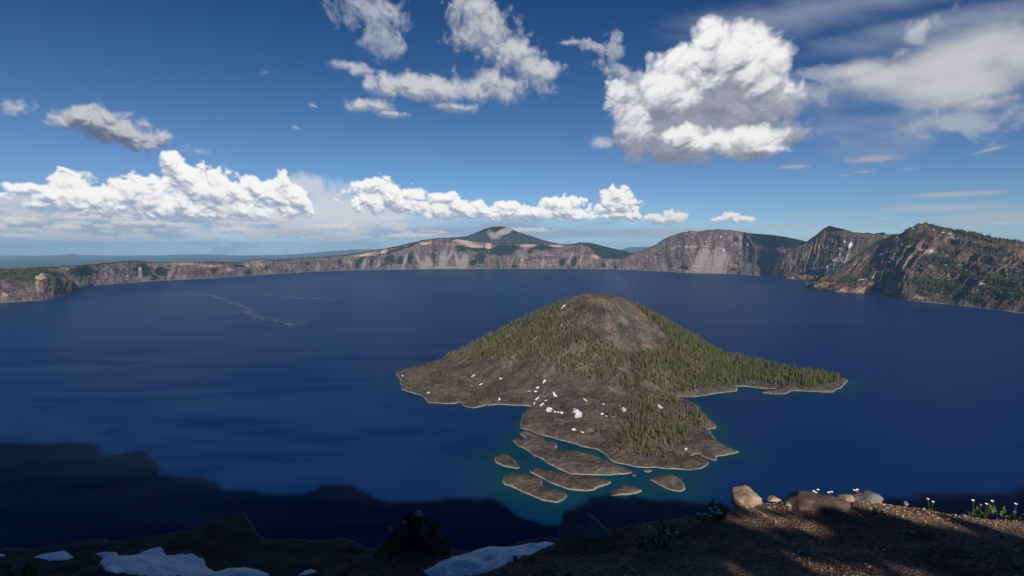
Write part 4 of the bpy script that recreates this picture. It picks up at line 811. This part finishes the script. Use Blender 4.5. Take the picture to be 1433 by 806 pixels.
# ------------------------------------------------------------------ snow patches: outlines laid on the ground they melt on
def snow_patch(P, hf, t0, t1, thick, label, group=None, sub=4, jit=.0, seed=1, n=22):
    P = [tuple(map(float, q)) for q in P]; out = []
    for i in range(len(P)):
        a, b_ = P[i], P[(i+1) % len(P)]
        for j in range(sub): out.append((a[0]+(b_[0]-a[0])*j/sub, a[1]+(b_[1]-a[1])*j/sub))
    out = np.array(out); c = out.mean(0)
    k = 1+jit*fbm(out[:, 0]/max(1e-3, np.ptp(out[:, 0]))*9+seed, out[:, 1]/max(1e-3, np.ptp(out[:, 1]))*9, 3, seed)
    out = c+(out-c)*k[:, None]
    # rows between the left and right outline, so the sheet follows the ground
    W = np.array([[float(np.ravel(v)[0]) for v in hit(a, b_, hf, t0, t1)] for a, b_ in out])
    x0, y0 = W[:, 0].min(), W[:, 1].min(); x1, y1 = W[:, 0].max(), W[:, 1].max()
    cell = max(x1-x0, y1-y0)/n; nx = max(8, int((x1-x0)/cell)+4); ny = max(8, int((y1-y0)/cell)+4)
    xs = np.linspace(x0-cell, x1+cell, nx*2); ys = np.linspace(y0-cell, y1+cell, ny*2); X, Y = np.meshgrid(xs, ys)
    d = sdf(W[:, :2], X, Y); sc_ = min(x1-x0, y1-y0)*.12+1e-3
    H = hf(X.ravel(), Y.ravel()).reshape(X.shape)
    top = thick*(1-np.exp(-np.maximum(d, 0)/sc_))+fbm(X/sc_/2, Y/sc_/2, 3, seed)*thick*.15
    Z = H+np.where(d > 0, top+.02*thick, d*.9-.05*thick)
    f = grid_faces(*X.shape, keep=(d > -cell)); V, f = compact(np.stack([X, Y, Z], -1).reshape(-1, 3), f)
    o0 = V.mean(0); me = np_mesh('snow_patch', V-o0, f); o = link('snow_patch', me, M_snow); o.location = o0
    tag(o, label, 'snow patch', group)
snow_patch([(590, 800), (610, 789), (650, 776), (690, 769), (730, 765), (778, 759), (770, 768), (740, 786), (700, 800), (650, 812), (610, 812)], mid_h, 9, 60, .35, 'long tapering blue-white snow bank just below the gravel edge, beside the dark outcrop', sub=6, jit=.06, seed=4, n=60)
wh = lambda x, y: wall_h(x, y)
snow_patch([(135, 775), (150, 772), (163, 772), (166, 777), (190, 777), (210, 768), (225, 765), (231, 770), (232, 777), (255, 775), (270, 774), (288, 783), (289, 791), (300, 800), (320, 795), (345, 794), (362, 797), (385, 804), (370, 822), (300, 825), (250, 806), (200, 806), (170, 803), (158, 800), (145, 797), (138, 790), (140, 783)], wh, 300, 1100, 2.2, 'largest snow patch, wide and ragged, on the dark slope above the near shore', sub=5, jit=.06, seed=5, n=70)
snow_patch([(47, 780), (60, 775), (75, 773), (90, 770), (96, 774), (103, 780), (90, 784), (70, 785), (60, 782)], wh, 300, 1100, 1.6, 'small snow patch left of the large ragged one on the dark shore slope', sub=5, jit=.08, seed=6)
snow_patch([(417, 805), (425, 799), (436, 796), (447, 801), (452, 812), (430, 815)], wh, 300, 1100, 1.6, 'small rounded snow patch right of the large ragged one at the bottom of the frame', sub=5, jit=.08, seed=7)
snow_patch([(-6, 777), (0, 775), (8, 776), (6, 778), (-4, 779)], wh, 300, 1100, .8, 'thin sliver of snow near the dark shore at the left edge of the frame', sub=4, seed=8)
isl = lambda x, y: isl_height(x, y)
SN = 'snow patches lying on the island'
def Z4(L): return [(540+a/4.215, 400+b/4.215) for a, b in L]
def Z5(L): return [(740+a/5.038, 480+b/5.038) for a, b in L]
IS = [(Z5([(120, 478), (130, 455), (148, 452), (168, 468), (155, 482), (130, 488)]), 'white snow patch on the lava flat, left of the largest island patch'),
 (Z5([(172, 478), (185, 474), (192, 486), (180, 490)]), 'small snow spot, first right of the patch left of the largest'),
 (Z5([(196, 482), (212, 480), (215, 492), (200, 492)]), 'middle snow spot in the short row left of the largest island patch'),
 (Z5([(218, 486), (235, 482), (246, 492), (232, 500), (220, 497)]), 'snow spot at the right end of the short row left of the largest island patch'),
 (Z5([(308, 465), (330, 458), (352, 468), (356, 478), (374, 485), (372, 515), (350, 532), (325, 524), (320, 505), (336, 498), (312, 490)]), 'largest white snow patch in the middle of the island flat'),
 (Z5([(75, 440), (90, 425), (106, 418), (108, 428), (85, 446)]), 'slanting snow streak below the upper cluster on the island flat'),
 (Z5([(108, 408), (122, 398), (132, 402), (118, 412)]), 'small snow fleck at the top of the slanting streak'),
 (Z5([(30, 440), (36, 420), (48, 416), (40, 430), (36, 446)]), 'thin snow streak near the island inlet, lowest of the left cluster'),
 (Z5([(42, 400), (55, 385), (76, 378), (70, 390), (50, 402)]), 'curved snow streak above the island inlet'),
 (Z5([(168, 350), (178, 342), (188, 362), (205, 380), (180, 378)]), 'triangular snow patch right of the upper cluster on the flat'),
 (Z5([(98, 285), (104, 262), (120, 258), (118, 272), (104, 286)]), 'highest snow patch of the cluster above the island flat'),
 (Z5([(46, 318), (60, 308), (74, 304), (70, 316), (60, 322)]), 'small snow patch in the middle of the cluster above the island flat'),
 (Z5([(32, 342), (45, 335), (62, 338), (52, 346)]), 'small flat snow patch, right of the pair at the top left of the lava flat'),
 (Z5([(-12, 338), (0, 332), (18, 338), (8, 345)]), 'small flat snow patch, left of the pair at the top left of the lava flat'),
 (Z5([(380, 390), (395, 392), (412, 405), (416, 413), (398, 408)]), 'lone oblong snow patch in the bare middle of the island flat'),
 (Z5([(505, 497), (520, 493), (533, 500), (515, 504)]), 'leftmost spot of the three in a row at the edge of the lower trees'),
 (Z5([(535, 510), (552, 508), (568, 516), (552, 522)]), 'middle spot of the three in a row at the edge of the lower trees'),
 (Z5([(580, 518), (595, 514), (614, 520), (600, 526)]), 'rightmost spot of the three in a row at the edge of the lower trees'),
 (Z5([(652, 462), (664, 452), (676, 460), (692, 456), (696, 472), (680, 486), (660, 480)]), 'round snow patch at the upper left edge of the lower trees'),
 (Z5([(906, 436), (918, 430), (932, 446), (946, 456), (930, 460), (914, 450)]), 'snow patch enclosed by trees on the right side of the island'),
 (Z5([(298, 606), (315, 600), (338, 606), (330, 616), (308, 614)]), 'oblong snow patch beside the small dark pond in the lava'),
 (Z5([(362, 625), (380, 625), (396, 634), (380, 634)]), 'thin snow sliver between the two small ponds'),
 (Z5([(1096, 748), (1108, 738), (1124, 738), (1112, 754), (1100, 758)]), 'small snow patch near the right-hand lower lobe of the island'),
 (Z5([(516, 428), (526, 425), (538, 431), (526, 434)]), 'faint snow speck right of the lone oblong patch'),
 (Z4([(668, 545), (676, 540), (686, 546), (676, 552)]), 'lone snow spot on the upper left shelf of the island'),
 (Z4([(545, 585), (562, 575), (575, 573), (562, 584)]), 'thin slanted snow sliver on the left shelf of the island'),
 (Z4([(500, 538), (515, 525), (530, 522), (516, 535)]), 'thin snow sliver higher on the left shelf of the island'),
 (Z4([(241, 632), (250, 624), (262, 628), (258, 636)]), 'snow spot near the shore on the far left shelf of the island'),
 (Z4([(661, 668), (669, 658), (678, 668), (668, 676)]), 'round snow spot close to the shore above the inlet'),
 (Z4([(92, 530), (98, 524), (104, 530), (97, 535)]), 'tiny snow spot at the left tip of the island'),
 (Z4([(1030, 134), (1050, 112), (1062, 112), (1040, 136)]), 'snow streak on the upper left shoulder of the cone'),
 (Z4([(1026, 225), (1036, 220), (1042, 240), (1032, 243)]), 'small snow spot on the face of the cone below the shoulder')]
for i, (P, L) in enumerate(IS): snow_patch(P, isl, 700, 3200, .7, L, SN, sub=5, jit=.35, seed=20+i, n=12)

# ------------------------------------------------------------------ boulders
M_tan = simple('tan_boulder', (.34, .25, .17), .85, .45, 7., .03, 22.)
M_grey = simple('grey_boulder', (.15, .138, .135), .9, .4, 4., .03, 22.)
M_brown = simple('brown_boulder', (.13, .095, .078), .9, .4, 5., .03, 22.)
M_dark = simple('dark_lava_rock', (.06, .05, .045), .95, .5, .9, .12, 3.)
M_orange = simple('orange_stone', (.42, .22, .12), .85, .3, 9., .01, 20.)
def rock(name, base, sx, sy, sz, seed, M, label, cat='boulder', cuts=7, rotz=0., lean=0., parent=None, sub=4, cracks=.10, group=None):
    g = np.random.default_rng(seed); bm = bmesh.new(); bmesh.ops.create_icosphere(bm, subdivisions=sub, radius=1.)
    V = np.array([v.co[:] for v in bm.verts]); N = V.copy()
    for _ in range(cuts):       # flat broken faces
        n = g.normal(size=3); n[2] = abs(n[2])*.8; n /= np.linalg.norm(n); d = g.uniform(.55, .85); s = V@n-d; V = V-np.outer(np.maximum(s, 0), n)*.98
    V *= (1+.16*fbm(N[:, 0]*1.5+seed, N[:, 1]*1.5+N[:, 2], 4, seed)+.05*fbm(N[:, 0]*6+seed, N[:, 1]*6+N[:, 2]*5, 4, seed+2)+cracks*.35*ridged(N[:, 0]*3+N[:, 2]*2, N[:, 1]*3-N[:, 2], 3, seed+4))[:, None]
    V[:, 0] += V[:, 2]*lean; V = V*np.array([sx, sy, sz])
    c, s_ = math.cos(rotz), math.sin(rotz); V = np.stack([V[:, 0]*c-V[:, 1]*s_, V[:, 0]*s_+V[:, 1]*c, V[:, 2]], -1)
    for v, co_ in zip(bm.verts, V): v.co = co_
    me = bpy.data.meshes.new(name); bm.to_mesh(me); bm.free()
    for p_ in me.polygons: p_.use_smooth = True
    o = link(name, me, M, parent); o.location = base
    if not parent: tag(o, label, cat, group)
    return o
def near_point(px, py, lift=0.):
    dx, dy, dz = ray(px, py); t_ = 3.
    for _ in range(40): t_ = t_-((EYE+dz*t_)-float(plane_z(dx*t_, dy*t_)))/(dz+.13*dy)
    return float(dx*t_), float(dy*t_), float(plane_z(dx*t_, dy*t_))+lift
def edge_at(px):
    py = np.interp(px, [q[0] for q in EDGE], [q[1] for q in EDGE]); return near_point(px, py+1.5)
def near_rock(px, top, w, hgt, sy, seed, M, label, py_base, **kw):
    """px centre, top row, width and height in photo pixels, standing on the rim ground at row py_base"""
    x, y, z = near_point(px, py_base)
    if y > float(np.interp(x, ex, ey))+.1: y = float(np.interp(x, ex, ey)); x = float(at_depth(px, py_base, y)[0]); z = float(near_h(x, y))
    k = math.hypot(y*CP-(z-EYE)*SP, 0)/F
    return rock(kw.pop('name', 'boulder'), (x, y+sy*.3, z+hgt*k*.5*.15), w*k*.5, sy, hgt*k*.72, seed, M, label, **kw)
near_rock(1047, 676, 44, 25, .17, 3, M_tan, 'sunlit tan boulder with a domed top at the left of the gravel edge', 703, lean=-.15, cuts=10)
near_rock(1145, 687, 90, 14, .24, 8, M_brown, 'broad low brown boulder, half buried behind the flower row at the edge', 709, cuts=9)
near_rock(1188, 690, 26, 6, .08, 12, M_tan, 'flat little tan rock between the broad brown boulder and the pointed grey one', 699)
near_rock(1220, 686, 34, 13, .14, 15, M_grey, 'pointed grey boulder with one smooth pale side on the gravel edge', 701, lean=.25, cuts=9)
near_rock(820, 715, 74, 40, .26, 21, M_grey, 'large cracked grey boulder in shadow at the left end of the gravel edge', 750, cuts=7, lean=.1, sub=5)
near_rock(1084, 697, 22, 4, .05, 33, M_tan, 'thin tan stone right of the domed boulder', 699.)
near_rock(1268, 703, 8, 5, .025, 31, M_grey, 'small pale grey stone alone on the sunlit edge', 705, name='stone', cat='stone')
near_rock(1004, 704, 24, 7, .06, 37, M_brown, 'low dark stone left of the domed tan boulder', 711., name='stone', cat='stone')
near_rock(735, 776, 16, 7, .04, 41, M_orange, 'orange stone at the foot of the snow bank', 784., name='stone', cat='stone')
near_rock(721, 775, 7, 6, .02, 42, M_grey, 'small dark stone left of the orange one', 783., name='stone', cat='stone')
near_rock(1104, 703, 8, 5, .03, 45, M_tan, 'pale pebble-like stone at the left foot of the broad boulder', 707., name='stone', cat='stone')
near_rock(1032, 722, 36, 5, .08, 47, M_brown, 'flat dark brown slab under the flowering clump', 727, name='slab', cat='slab')
# low rounded rock behind the end of the snow bank
x, y, z = at_depth(757, 760, 24.3); rock('boulder', (float(x), 24.3, float(z)-.1), 1.1, .6, .34, 51, M_dark, 'low rounded dark boulder behind the tip of the snow bank')
# the dark outcrop below, with its shrubs
oc = empty('rock_outcrop', (0, 0, 0)); ox, oy, oz = [float(v) for v in at_depth(580, 772, 22.)]; oc.location = (ox, oy, oz)
tag(oc, 'craggy dark lava outcrop with a jagged top, beside the snow bank', 'outcrop')
pk = 22./F*1.03
CR = [(574, 750, 17, 36, 61), (585, 745, 10, 30, 91), (566, 748, 9, 24, 92), (594, 748, 9, 24, 93), (550, 765, 10, 18, 94), (603, 764, 12, 20, 95), (597, 755, 15, 22, 62), (556, 762, 17, 20, 63), (545, 772, 22, 16, 64), (612, 770, 22, 14, 65), (588, 740, 12, 22, 66), (568, 742, 10, 12, 67), (606, 757, 10, 18, 68), (580, 775, 42, 16, 69), (578, 728, 8, 11, 70), (590, 730, 7, 9, 71), (562, 752, 9, 14, 72)]
for (a, b_, rx, rz, sd) in CR:
    X_, Y_, Z_ = [float(v) for v in at_depth(a, b_, 22.+random.uniform(-.5, .3))]
    o = rock('crag', (X_-ox, Y_-oy, Z_-oz), rx*pk, rx*pk*1.1, rz*pk, sd, M_dark, None, parent=oc, cuts=10, sub=4, cracks=.35, lean=random.uniform(-.3, .3))
for (a, b_, rx, rz, sd) in [(546, 740, 5, 4, 81), (586, 719, 7, 4, 82), (566, 731, 4, 4, 83)]:
    X_, Y_, Z_ = [float(v) for v in at_depth(a, b_, 21.6)]
    o = rock('sun_tint_block', (X_-ox, Y_-oy, Z_-oz), rx*pk, rx*pk, rz*pk, sd, M_tan, None, parent=oc, cuts=6, sub=3)  # sunlight on the outcrop's tips, put in as tan colour

def bush(name, px, py, depth, rx, rz, label, seed, n=420):
    X_, Y_, Z_ = [float(v) for v in at_depth(px, py, depth)]; k = depth/F; g = np.random.default_rng(seed); bm = bmesh.new(); bmesh.ops.create_icosphere(bm, subdivisions=1, radius=1.); PV = np.array([v.co[:] for v in bm.verts]); PF = np.array([[v.index for v in f_.verts] for f_ in bm.faces]); bm.free()
    P = g.normal(size=(n, 3)); P /= np.linalg.norm(P, axis=1)[:, None]; P *= (g.random(n)**.4)[:, None]*(1+.5*fbm(P[:, 0]*2+seed, P[:, 2]*2, 3, seed))[:, None]; P = P*np.array([rx*k, rx*k, rz*k]); P[:, 2] += rz*k
    A = PV[None]*(1+.3*g.normal(size=(n, len(PV), 1)).clip(-1, 1))*(g.uniform(.03, .07, n)*rx*k*2)[:, None, None]+P[:, None, :]; Fc = (PF[None]+(np.arange(n)*len(PV))[:, None, None]).reshape(-1, 3)
    o = link(name, np_mesh(name, A.reshape(-1, 3), Fc, False), M_fol); o.location = (X_, Y_, Z_); tag(o, label, 'shrub'); return o
bush('shrub', 610, 750, 21.2, 9, 12, 'dark shrub clinging to the right side of the craggy outcrop', 5)
bush('shrub', 552, 776, 21.2, 15, 8, 'low dark shrub at the left foot of the craggy outcrop', 6)
# gravel: loose pebbles on the rim
def pebbles(n, name, label, region, smin, smax, M):
    g = np.random.default_rng(5); bm = bmesh.new(); bmesh.ops.create_icosphere(bm, subdivisions=1, radius=1.); PV = np.array([v.co[:] for v in bm.verts]); PF = np.array([[v.index for v in f_.verts] for f_ in bm.faces]); bm.free()
    a = g.uniform(region[0], region[1], n); b_ = g.uniform(region[2], region[3], n); e = np.interp(a, ex, ey); ok = b_ < e+.25; a, b_ = a[ok], b_[ok]; n = len(a)
    cl = fbm(a/.5, b_/.5, 4, 61); ok = g.random(n) < np.clip(.55+1.6*cl, .08, 1); a, b_ = a[ok], b_[ok]; n = len(a)
    s = smin*(smax/smin)**(g.random(n)**3.4)*(1+.9*(g.random(n) > .992)); z = near_h(a, b_)
    A = PV[None]*(1+.35*g.normal(size=(n, len(PV), 1)).clip(-1, 1))*s[:, None, None]*g.uniform(.6, 1.2, (n, 1, 3))*np.array([1, 1, .7])
    th_ = g.uniform(0, 6.28, n)[:, None]; X = A[..., 0]*np.cos(th_)-A[..., 1]*np.sin(th_); Y = A[..., 0]*np.sin(th_)+A[..., 1]*np.cos(th_)
    V = np.stack([X+a[:, None], Y+b_[:, None], A[..., 2]+z[:, None]+s[:, None]*.15], -1).reshape(-1, 3); Fc = (PF[None]+(np.arange(n)*len(PV))[:, None, None]).reshape(-1, 3)
    me = np_mesh(name, V, Fc, False); attr(me, 'tint', np.repeat(g.random(n), len(PV))); o = link(name, me, M); tag(o, label, 'gravel', kind='stuff')
M_peb, t, b = mat('pebbles'); t.put(b.inputs['Base Color'], t.mix(t.attr('tint'), (.11, .075, .055), (.50, .36, .25))); b.inputs['Roughness'].default_value = .9
pebbles(85000, 'gravel', 'loose brown cinder gravel covering the rim ground', (-1.5, 7.5, 1.6, 6.5), .0035, .015, M_peb)

# ------------------------------------------------------------------ flowering plants at the edge
M_leaf = simple('fresh_leaf', (.075, .105, .025), .7, .4, 30.)
M_petal = simple('white_petal', (.85, .84, .78), .7, .05, 30.); M_eye = simple('yellow_flower_centre', (.75, .5, .05), .8, .1, 30.)
def tube(bm, p0, p1, p2, r):
    prev = None
    for k in range(5):
        t_ = k/4.; c_ = p0*(1-t_)**2+p1*2*t_*(1-t_)+p2*t_*t_; ring = [bm.verts.new((c_[0]+r*math.cos(a), c_[1]+r*math.sin(a), c_[2])) for a in (0, 1.57, 3.14, 4.71)]
        if prev: 
            for i in range(4): bm.faces.new((prev[i], prev[(i+1) % 4], ring[(i+1) % 4], ring[i]))
        prev = ring
def bm_obj(name, bm, M, parent):
    me = bpy.data.meshes.new(name); bm.to_mesh(me); bm.free(); return link(name, me, M, parent)
def plant(base_px, heads, label, leaves=14, leafh=.07, spread=.05, depth_add=0., hr=.018, seed=0):
    """heads: photo pixels of each flower; the stems rise from one tuft"""
    g = random.Random(seed); x, y, z = near_point(*base_px)
    if y > float(np.interp(x, ex, ey)): y = float(np.interp(x, ex, ey)); x = float(at_depth(*base_px, y)[0])
    y += depth_add; z = float(near_h(x, y)); root = empty('flowering_plant', (x, y, z))
    tag(root, label, 'flower')
    bm = bmesh.new()
    for _ in range(leaves):     # feathery leaves
        a = g.uniform(0, 6.28); L = leafh*g.uniform(.6, 1.2); r0 = spread*g.uniform(.1, 1.); bx, by = r0*math.cos(a), r0*math.sin(a)
        for q in range(5):
            f = q/5.; aa = a+g.uniform(-.9, .9); hh = L*(f+.25); w = .006+.008*(1-f); p_ = Vector((bx+math.cos(a)*L*.4*f, by+math.sin(a)*L*.4*f, hh*.8)); d = Vector((math.cos(aa), math.sin(aa), .7)).normalized(); sd = d.cross(Vector((0, 0, 1))).normalized()*w
            vs = [bm.verts.new(p_-sd*.4), bm.verts.new(p_+d*L*.22-sd), bm.verts.new(p_+d*L*.42), bm.verts.new(p_+d*L*.22+sd)]; bm.faces.new(vs)
    bm_obj('leaves', bm, M_leaf, root)
    for (hx, hy) in heads:
        X_, Y_, Z_ = [float(v) for v in at_depth(hx, hy, y+g.uniform(-.03, .03))]; top = Vector((X_-x, Y_-y, Z_-z))
        bm = bmesh.new(); tube(bm, Vector((top[0]*.3+g.uniform(-.01, .01), top[1]*.3, 0)), Vector((top[0]*.6, top[1], top[2]*.6)), top-Vector((0, 0, hr*.5)), .0022); bm_obj('stem', bm, M_leaf, root)
        bm = bmesh.new(); tilt = g.uniform(-.5, .5)
        for k in range(7):
            a = k*2*math.pi/7+g.uniform(-.1, .1); d = Vector((math.cos(a), math.sin(a)*.8-.1, .55+tilt*math.cos(a)*.4)).normalized(); sd = Vector((-math.sin(a), math.cos(a), 0))*hr*.42
            c0 = bm.verts.new(top-Vector((0, 0, hr*.4))); a1 = bm.verts.new(top+d*hr*.6-sd); a2 = bm.verts.new(top+d*hr*1.1); a3 = bm.verts.new(top+d*hr*.6+sd); bm.faces.new((c0, a1, a2, a3))
        hd = bm_obj('flower_head', bm, M_petal, root)
        bm = bmesh.new(); bmesh.ops.create_icosphere(bm, subdivisions=1, radius=hr*.33, matrix=__import__('mathutils').Matrix.Translation(top+Vector((0, 0, hr*.05)))); e_ = bm_obj('flower_centre', bm, M_eye, hd)
plant((1002, 731), [(994, 713), (1001, 711), (1006, 715), (1009, 719), (997, 717), (1010, 726), (993, 722), (1003, 719)], 'tall sunlit clump of eight white flowers left of the sunlit gravel strip', 26, .10, .06, seed=1)
plant((982, 729), [(977, 720), (985, 721)], 'pair of white flowers just left of the tall sunlit clump', 9, .05, .03, seed=2)
plant((897, 768), [(892, 761), (897, 759), (900, 764), (893, 764)], 'low tight group of white flowers low in the shadowed gravel', 9, .04, .04, hr=.015, seed=3)
plant((911, 762), [(908, 758), (912, 755), (914, 758)], 'small white flowers just right of the low tight group', 8, .04, .03, hr=.012, seed=4)
plant((940, 762), [(928, 758), (935, 747), (933, 743), (948, 746)], 'shadowed leafy clump with scattered pale flowers in mid gravel', 26, .08, .10, hr=.013, seed=5)
plant((912, 779), [], 'dark leafy clump without flowers in the shadowed gravel', 30, .07, .10, seed=6)
plant((879, 744), [(877, 738), (882, 736)], 'two shadowed pale flowers right of the large grey boulder', 6, .04, .02, hr=.012, seed=7)
plant((1139, 700), [(1139, 688), (1145, 686), (1142, 690)], 'white flowers behind the left side of the broad brown boulder', 5, .03, .02, hr=.014, depth_add=.25, seed=8)
plant((1163, 700), [(1160, 690), (1164, 689)], 'two white flowers on top of the broad brown boulder', 5, .03, .02, hr=.014, depth_add=.2, seed=9)
plant((1198, 698), [(1196, 687), (1200, 686), (1199, 689)], 'white flowers behind the flat little tan rock', 5, .03, .02, hr=.014, depth_add=.15, seed=10)
plant((1302, 709), [(1299, 699), (1306, 703)], 'two small flowers on the crest of the sunlit gravel edge', 4, .03, .02, hr=.012, seed=11)
plant((1362, 717), [(1362, 701)], 'single tall white flower on a straight green stalk at the edge', 7, .05, .02, hr=.014, seed=12)
plant((1376, 718), [(1372, 707), (1381, 706)], 'two white flowers on short stalks between the tall one and the leafy clump', 9, .06, .04, hr=.013, seed=13)
plant((1402, 722), [(1389, 702)], 'wide leafy clump with one white flower near the right edge', 14, .06, .10, hr=.013, seed=14)
plant((1419, 721), [(1422, 706)], 'rightmost white flower on a bent leafy stalk', 6, .06, .03, hr=.013, seed=15)
plant((1229, 726), [], 'small green sprig in the shadow of the middle gravel', 8, .06, .03, seed=16)

# ------------------------------------------------------------------ unseen pines added behind the viewer, crowns shaped to shade the rim
LIT = [  # sunlit patches on the rim ground, in photo pixels (edge band is open to the far side)
 [(1000, 727), (1030, 719), (1060, 717), (1100, 719), (1123, 723), (1158, 735), (1212, 748), (1181, 749), (1130, 744), (1100, 740), (1050, 738), (1010, 736)],
 [(992, 791), (1010, 785), (1031, 790), (1034, 795), (1056, 797), (1070, 806), (1045, 807), (1029, 799), (1001, 797)],
 [(1076, 775), (1100, 775), (1123, 779), (1146, 784), (1177, 786), (1216, 789), (1263, 792), (1285, 796), (1312, 806), (1335, 816), (1165, 816), (1146, 804), (1123, 795), (1100, 786)]]
BAND = [(700, 600), (800, 600), (985, 600), (1012, 708), (1034, 709), (1060, 709), (1090, 706), (1130, 704), (1160, 707), (1180, 717), (1200, 718), (1240, 724), (1290, 730), (1340, 734), (1390, 743), (1433, 752), (1600, 785), (1900, 830)]
PY_ = -4.
def to_caster(px, py):
    x, y, z = near_point(px, py); t_ = (y-PY_)/(-SUN[1]); return x+SUN[0]*t_, z+SUN[2]*t_
LITC = [np.array([to_caster(a, b_) for a, b_ in P]) for P in LIT]
bc = np.array([to_caster(a, max(b_, 0)) for a, b_ in BAND[4:]])
o_ = np.argsort(bc[:, 0]); bc = bc[o_]
TOPX = [-60., -14., -5.0, -1.9, .6, 1.1, 1.5, bc[0][0]-.2]+list(bc[:, 0])+[bc[-1][0]+2, 40.]
TOPZ = [EYE+2.6, EYE+2.4, EYE+1.9, EYE+1.6, EYE+1.3, EYE+2.1, EYE+2.6, EYE+2.6]+list(bc[:, 1])+[bc[-1][1]+.3, EYE+1.8]
def build_shade_pines():
    g = np.random.default_rng(77); bm = bmesh.new(); bmesh.ops.create_icosphere(bm, subdivisions=1, radius=1.); PV = np.array([v.co[:] for v in bm.verts]); PF = np.array([[v.index for v in f_.verts] for f_ in bm.faces]); bm.free()
    PX, PZ, PR = [], [], []
    for (sp, x0, x1, z0, z1, rad) in [(.15, -13, 14, EYE-2.2, EYE+3.5, .12), (.042, 1.0, 8.5, EYE-.6, EYE+2.3, .034)]:
        X, Z = np.meshgrid(np.arange(x0, x1, sp), np.arange(z0, z1, sp)); x = X.ravel()+g.normal(0, sp*.2, X.size); z = Z.ravel()+g.normal(0, sp*.2, X.size)
        top = np.interp(x, TOPX, TOPZ)-.035+.03*fbm(x/.3, x*0, 3, 9); ok = z < top-.2*rad
        for P in LITC:
            d = sdf(P, x, z)+.02*fbm(x/.12, z/.12, 3, 12); ok &= d < (.012 if rad < .05 else -.1)
        PX.append(x[ok]); PZ.append(z[ok]); PR.append(np.full(ok.sum(), rad))
    x, z, rr_ = np.concatenate(PX), np.concatenate(PZ), np.concatenate(PR); k = g.uniform(-.5, .5, len(x))      # spread through the depth of the crowns along the sun's rays
    y = PY_-k; xx = x+k*SUN[0]/(-SUN[1]); zz = z+k*SUN[2]/(-SUN[1])
    trunks = [-11.5, -8.6, -5.8, -3.2, -.8, 1.6, 3.9, 6.2, 8.8, 11.6]
    own = np.argmin(np.abs(xx[:, None]-np.array(trunks)[None]), 1)
    for q, tx_ in enumerate(trunks):
        root = empty('shade_pine', (tx_, PY_, float(near_h(tx_, PY_)))); tag(root, 'unseen conifer added behind the viewpoint, its crown shaped to shade the rim', 'tree', 'unseen conifers added behind the viewpoint for shade')
        s = np.where(own == q)[0]; n = len(s); r = rr_[s]*g.uniform(.95, 1.35, n)
        A = PV[None]*(1+.25*g.normal(size=(n, len(PV), 1)).clip(-1, 1))*r[:, None, None]
        c_ = np.stack([xx[s]-tx_, y[s]-PY_, zz[s]-float(near_h(tx_, PY_))], -1)
        V = (A+c_[:, None, :]).reshape(-1, 3); Fc = (PF[None]+(np.arange(n)*len(PV))[:, None, None]).reshape(-1, 3)
        link('crown', np_mesh('crown', V, Fc, False), M_fol, root)
        bm = bmesh.new(); bmesh.ops.create_cone(bm, cap_ends=True, segments=8, radius1=.12, radius2=.05, depth=2.4, matrix=__import__('mathutils').Matrix.Translation((0, 0, 1.0))); bm_obj('trunk', bm, M_bark, root)
build_shade_pines()

# ------------------------------------------------------------------ a few conifers on the slope at lower left
def slope_tree(px, py_top, pybase_off, depth, hgt, label, seed):
    x, y, z = [float(v) for v in at_depth(px, py_top, depth)]; V1 = conifer_np(seed, 9, 8, 1., .30, .2); V2 = trunk_np(.02, .9, 6, -.6)
    root = empty('conifer', (x, y, z-hgt)); tag(root, label, 'tree')
    m1 = np_mesh('crown', V1[0]*hgt, V1[1], False); link('crown', m1, M_fol, root); m2 = np_mesh('trunk', V2[0]*hgt*np.array([1, 1, 1]), V2[1], False); link('trunk', m2, M_bark, root)
# the headroom of these two sits on the steep slope just out of frame
slope_tree(38, 784, 0, 46., 9., 'dark bushy conifer top poking up at the lower left corner', 901)
slope_tree(13, 790, 0, 70., 11., 'thin dark conifer tip in the lower left corner beside the bushy one', 902)

# ------------------------------------------------------------------ haze
bpyv = bpy.data.meshes.new('haze'); bm = bmesh.new(); bmesh.ops.create_cube(bm, size=1.); bm.to_mesh(bpyv); bm.free()
hz = link('haze', bpyv, [] ); hz.scale = (126000, 126000, 1760); hz.location = (0, 0, -1000+1760/2-5)
mh = bpy.data.materials.new('air'); mh.use_nodes = True; nt = mh.node_tree; nt.nodes.clear(); o_ = nt.nodes.new('ShaderNodeOutputMaterial'); pv = nt.nodes.new('ShaderNodeVolumePrincipled')
pv.inputs['Color'].default_value = (.38, .68, 1., 1); pv.inputs['Density'].default_value = 1.9e-5; pv.inputs['Anisotropy'].default_value = 0.
nt.links.new(pv.outputs[0], o_.inputs['Volume']); bpyv.materials.append(mh); hz['kind'] = 'stuff'
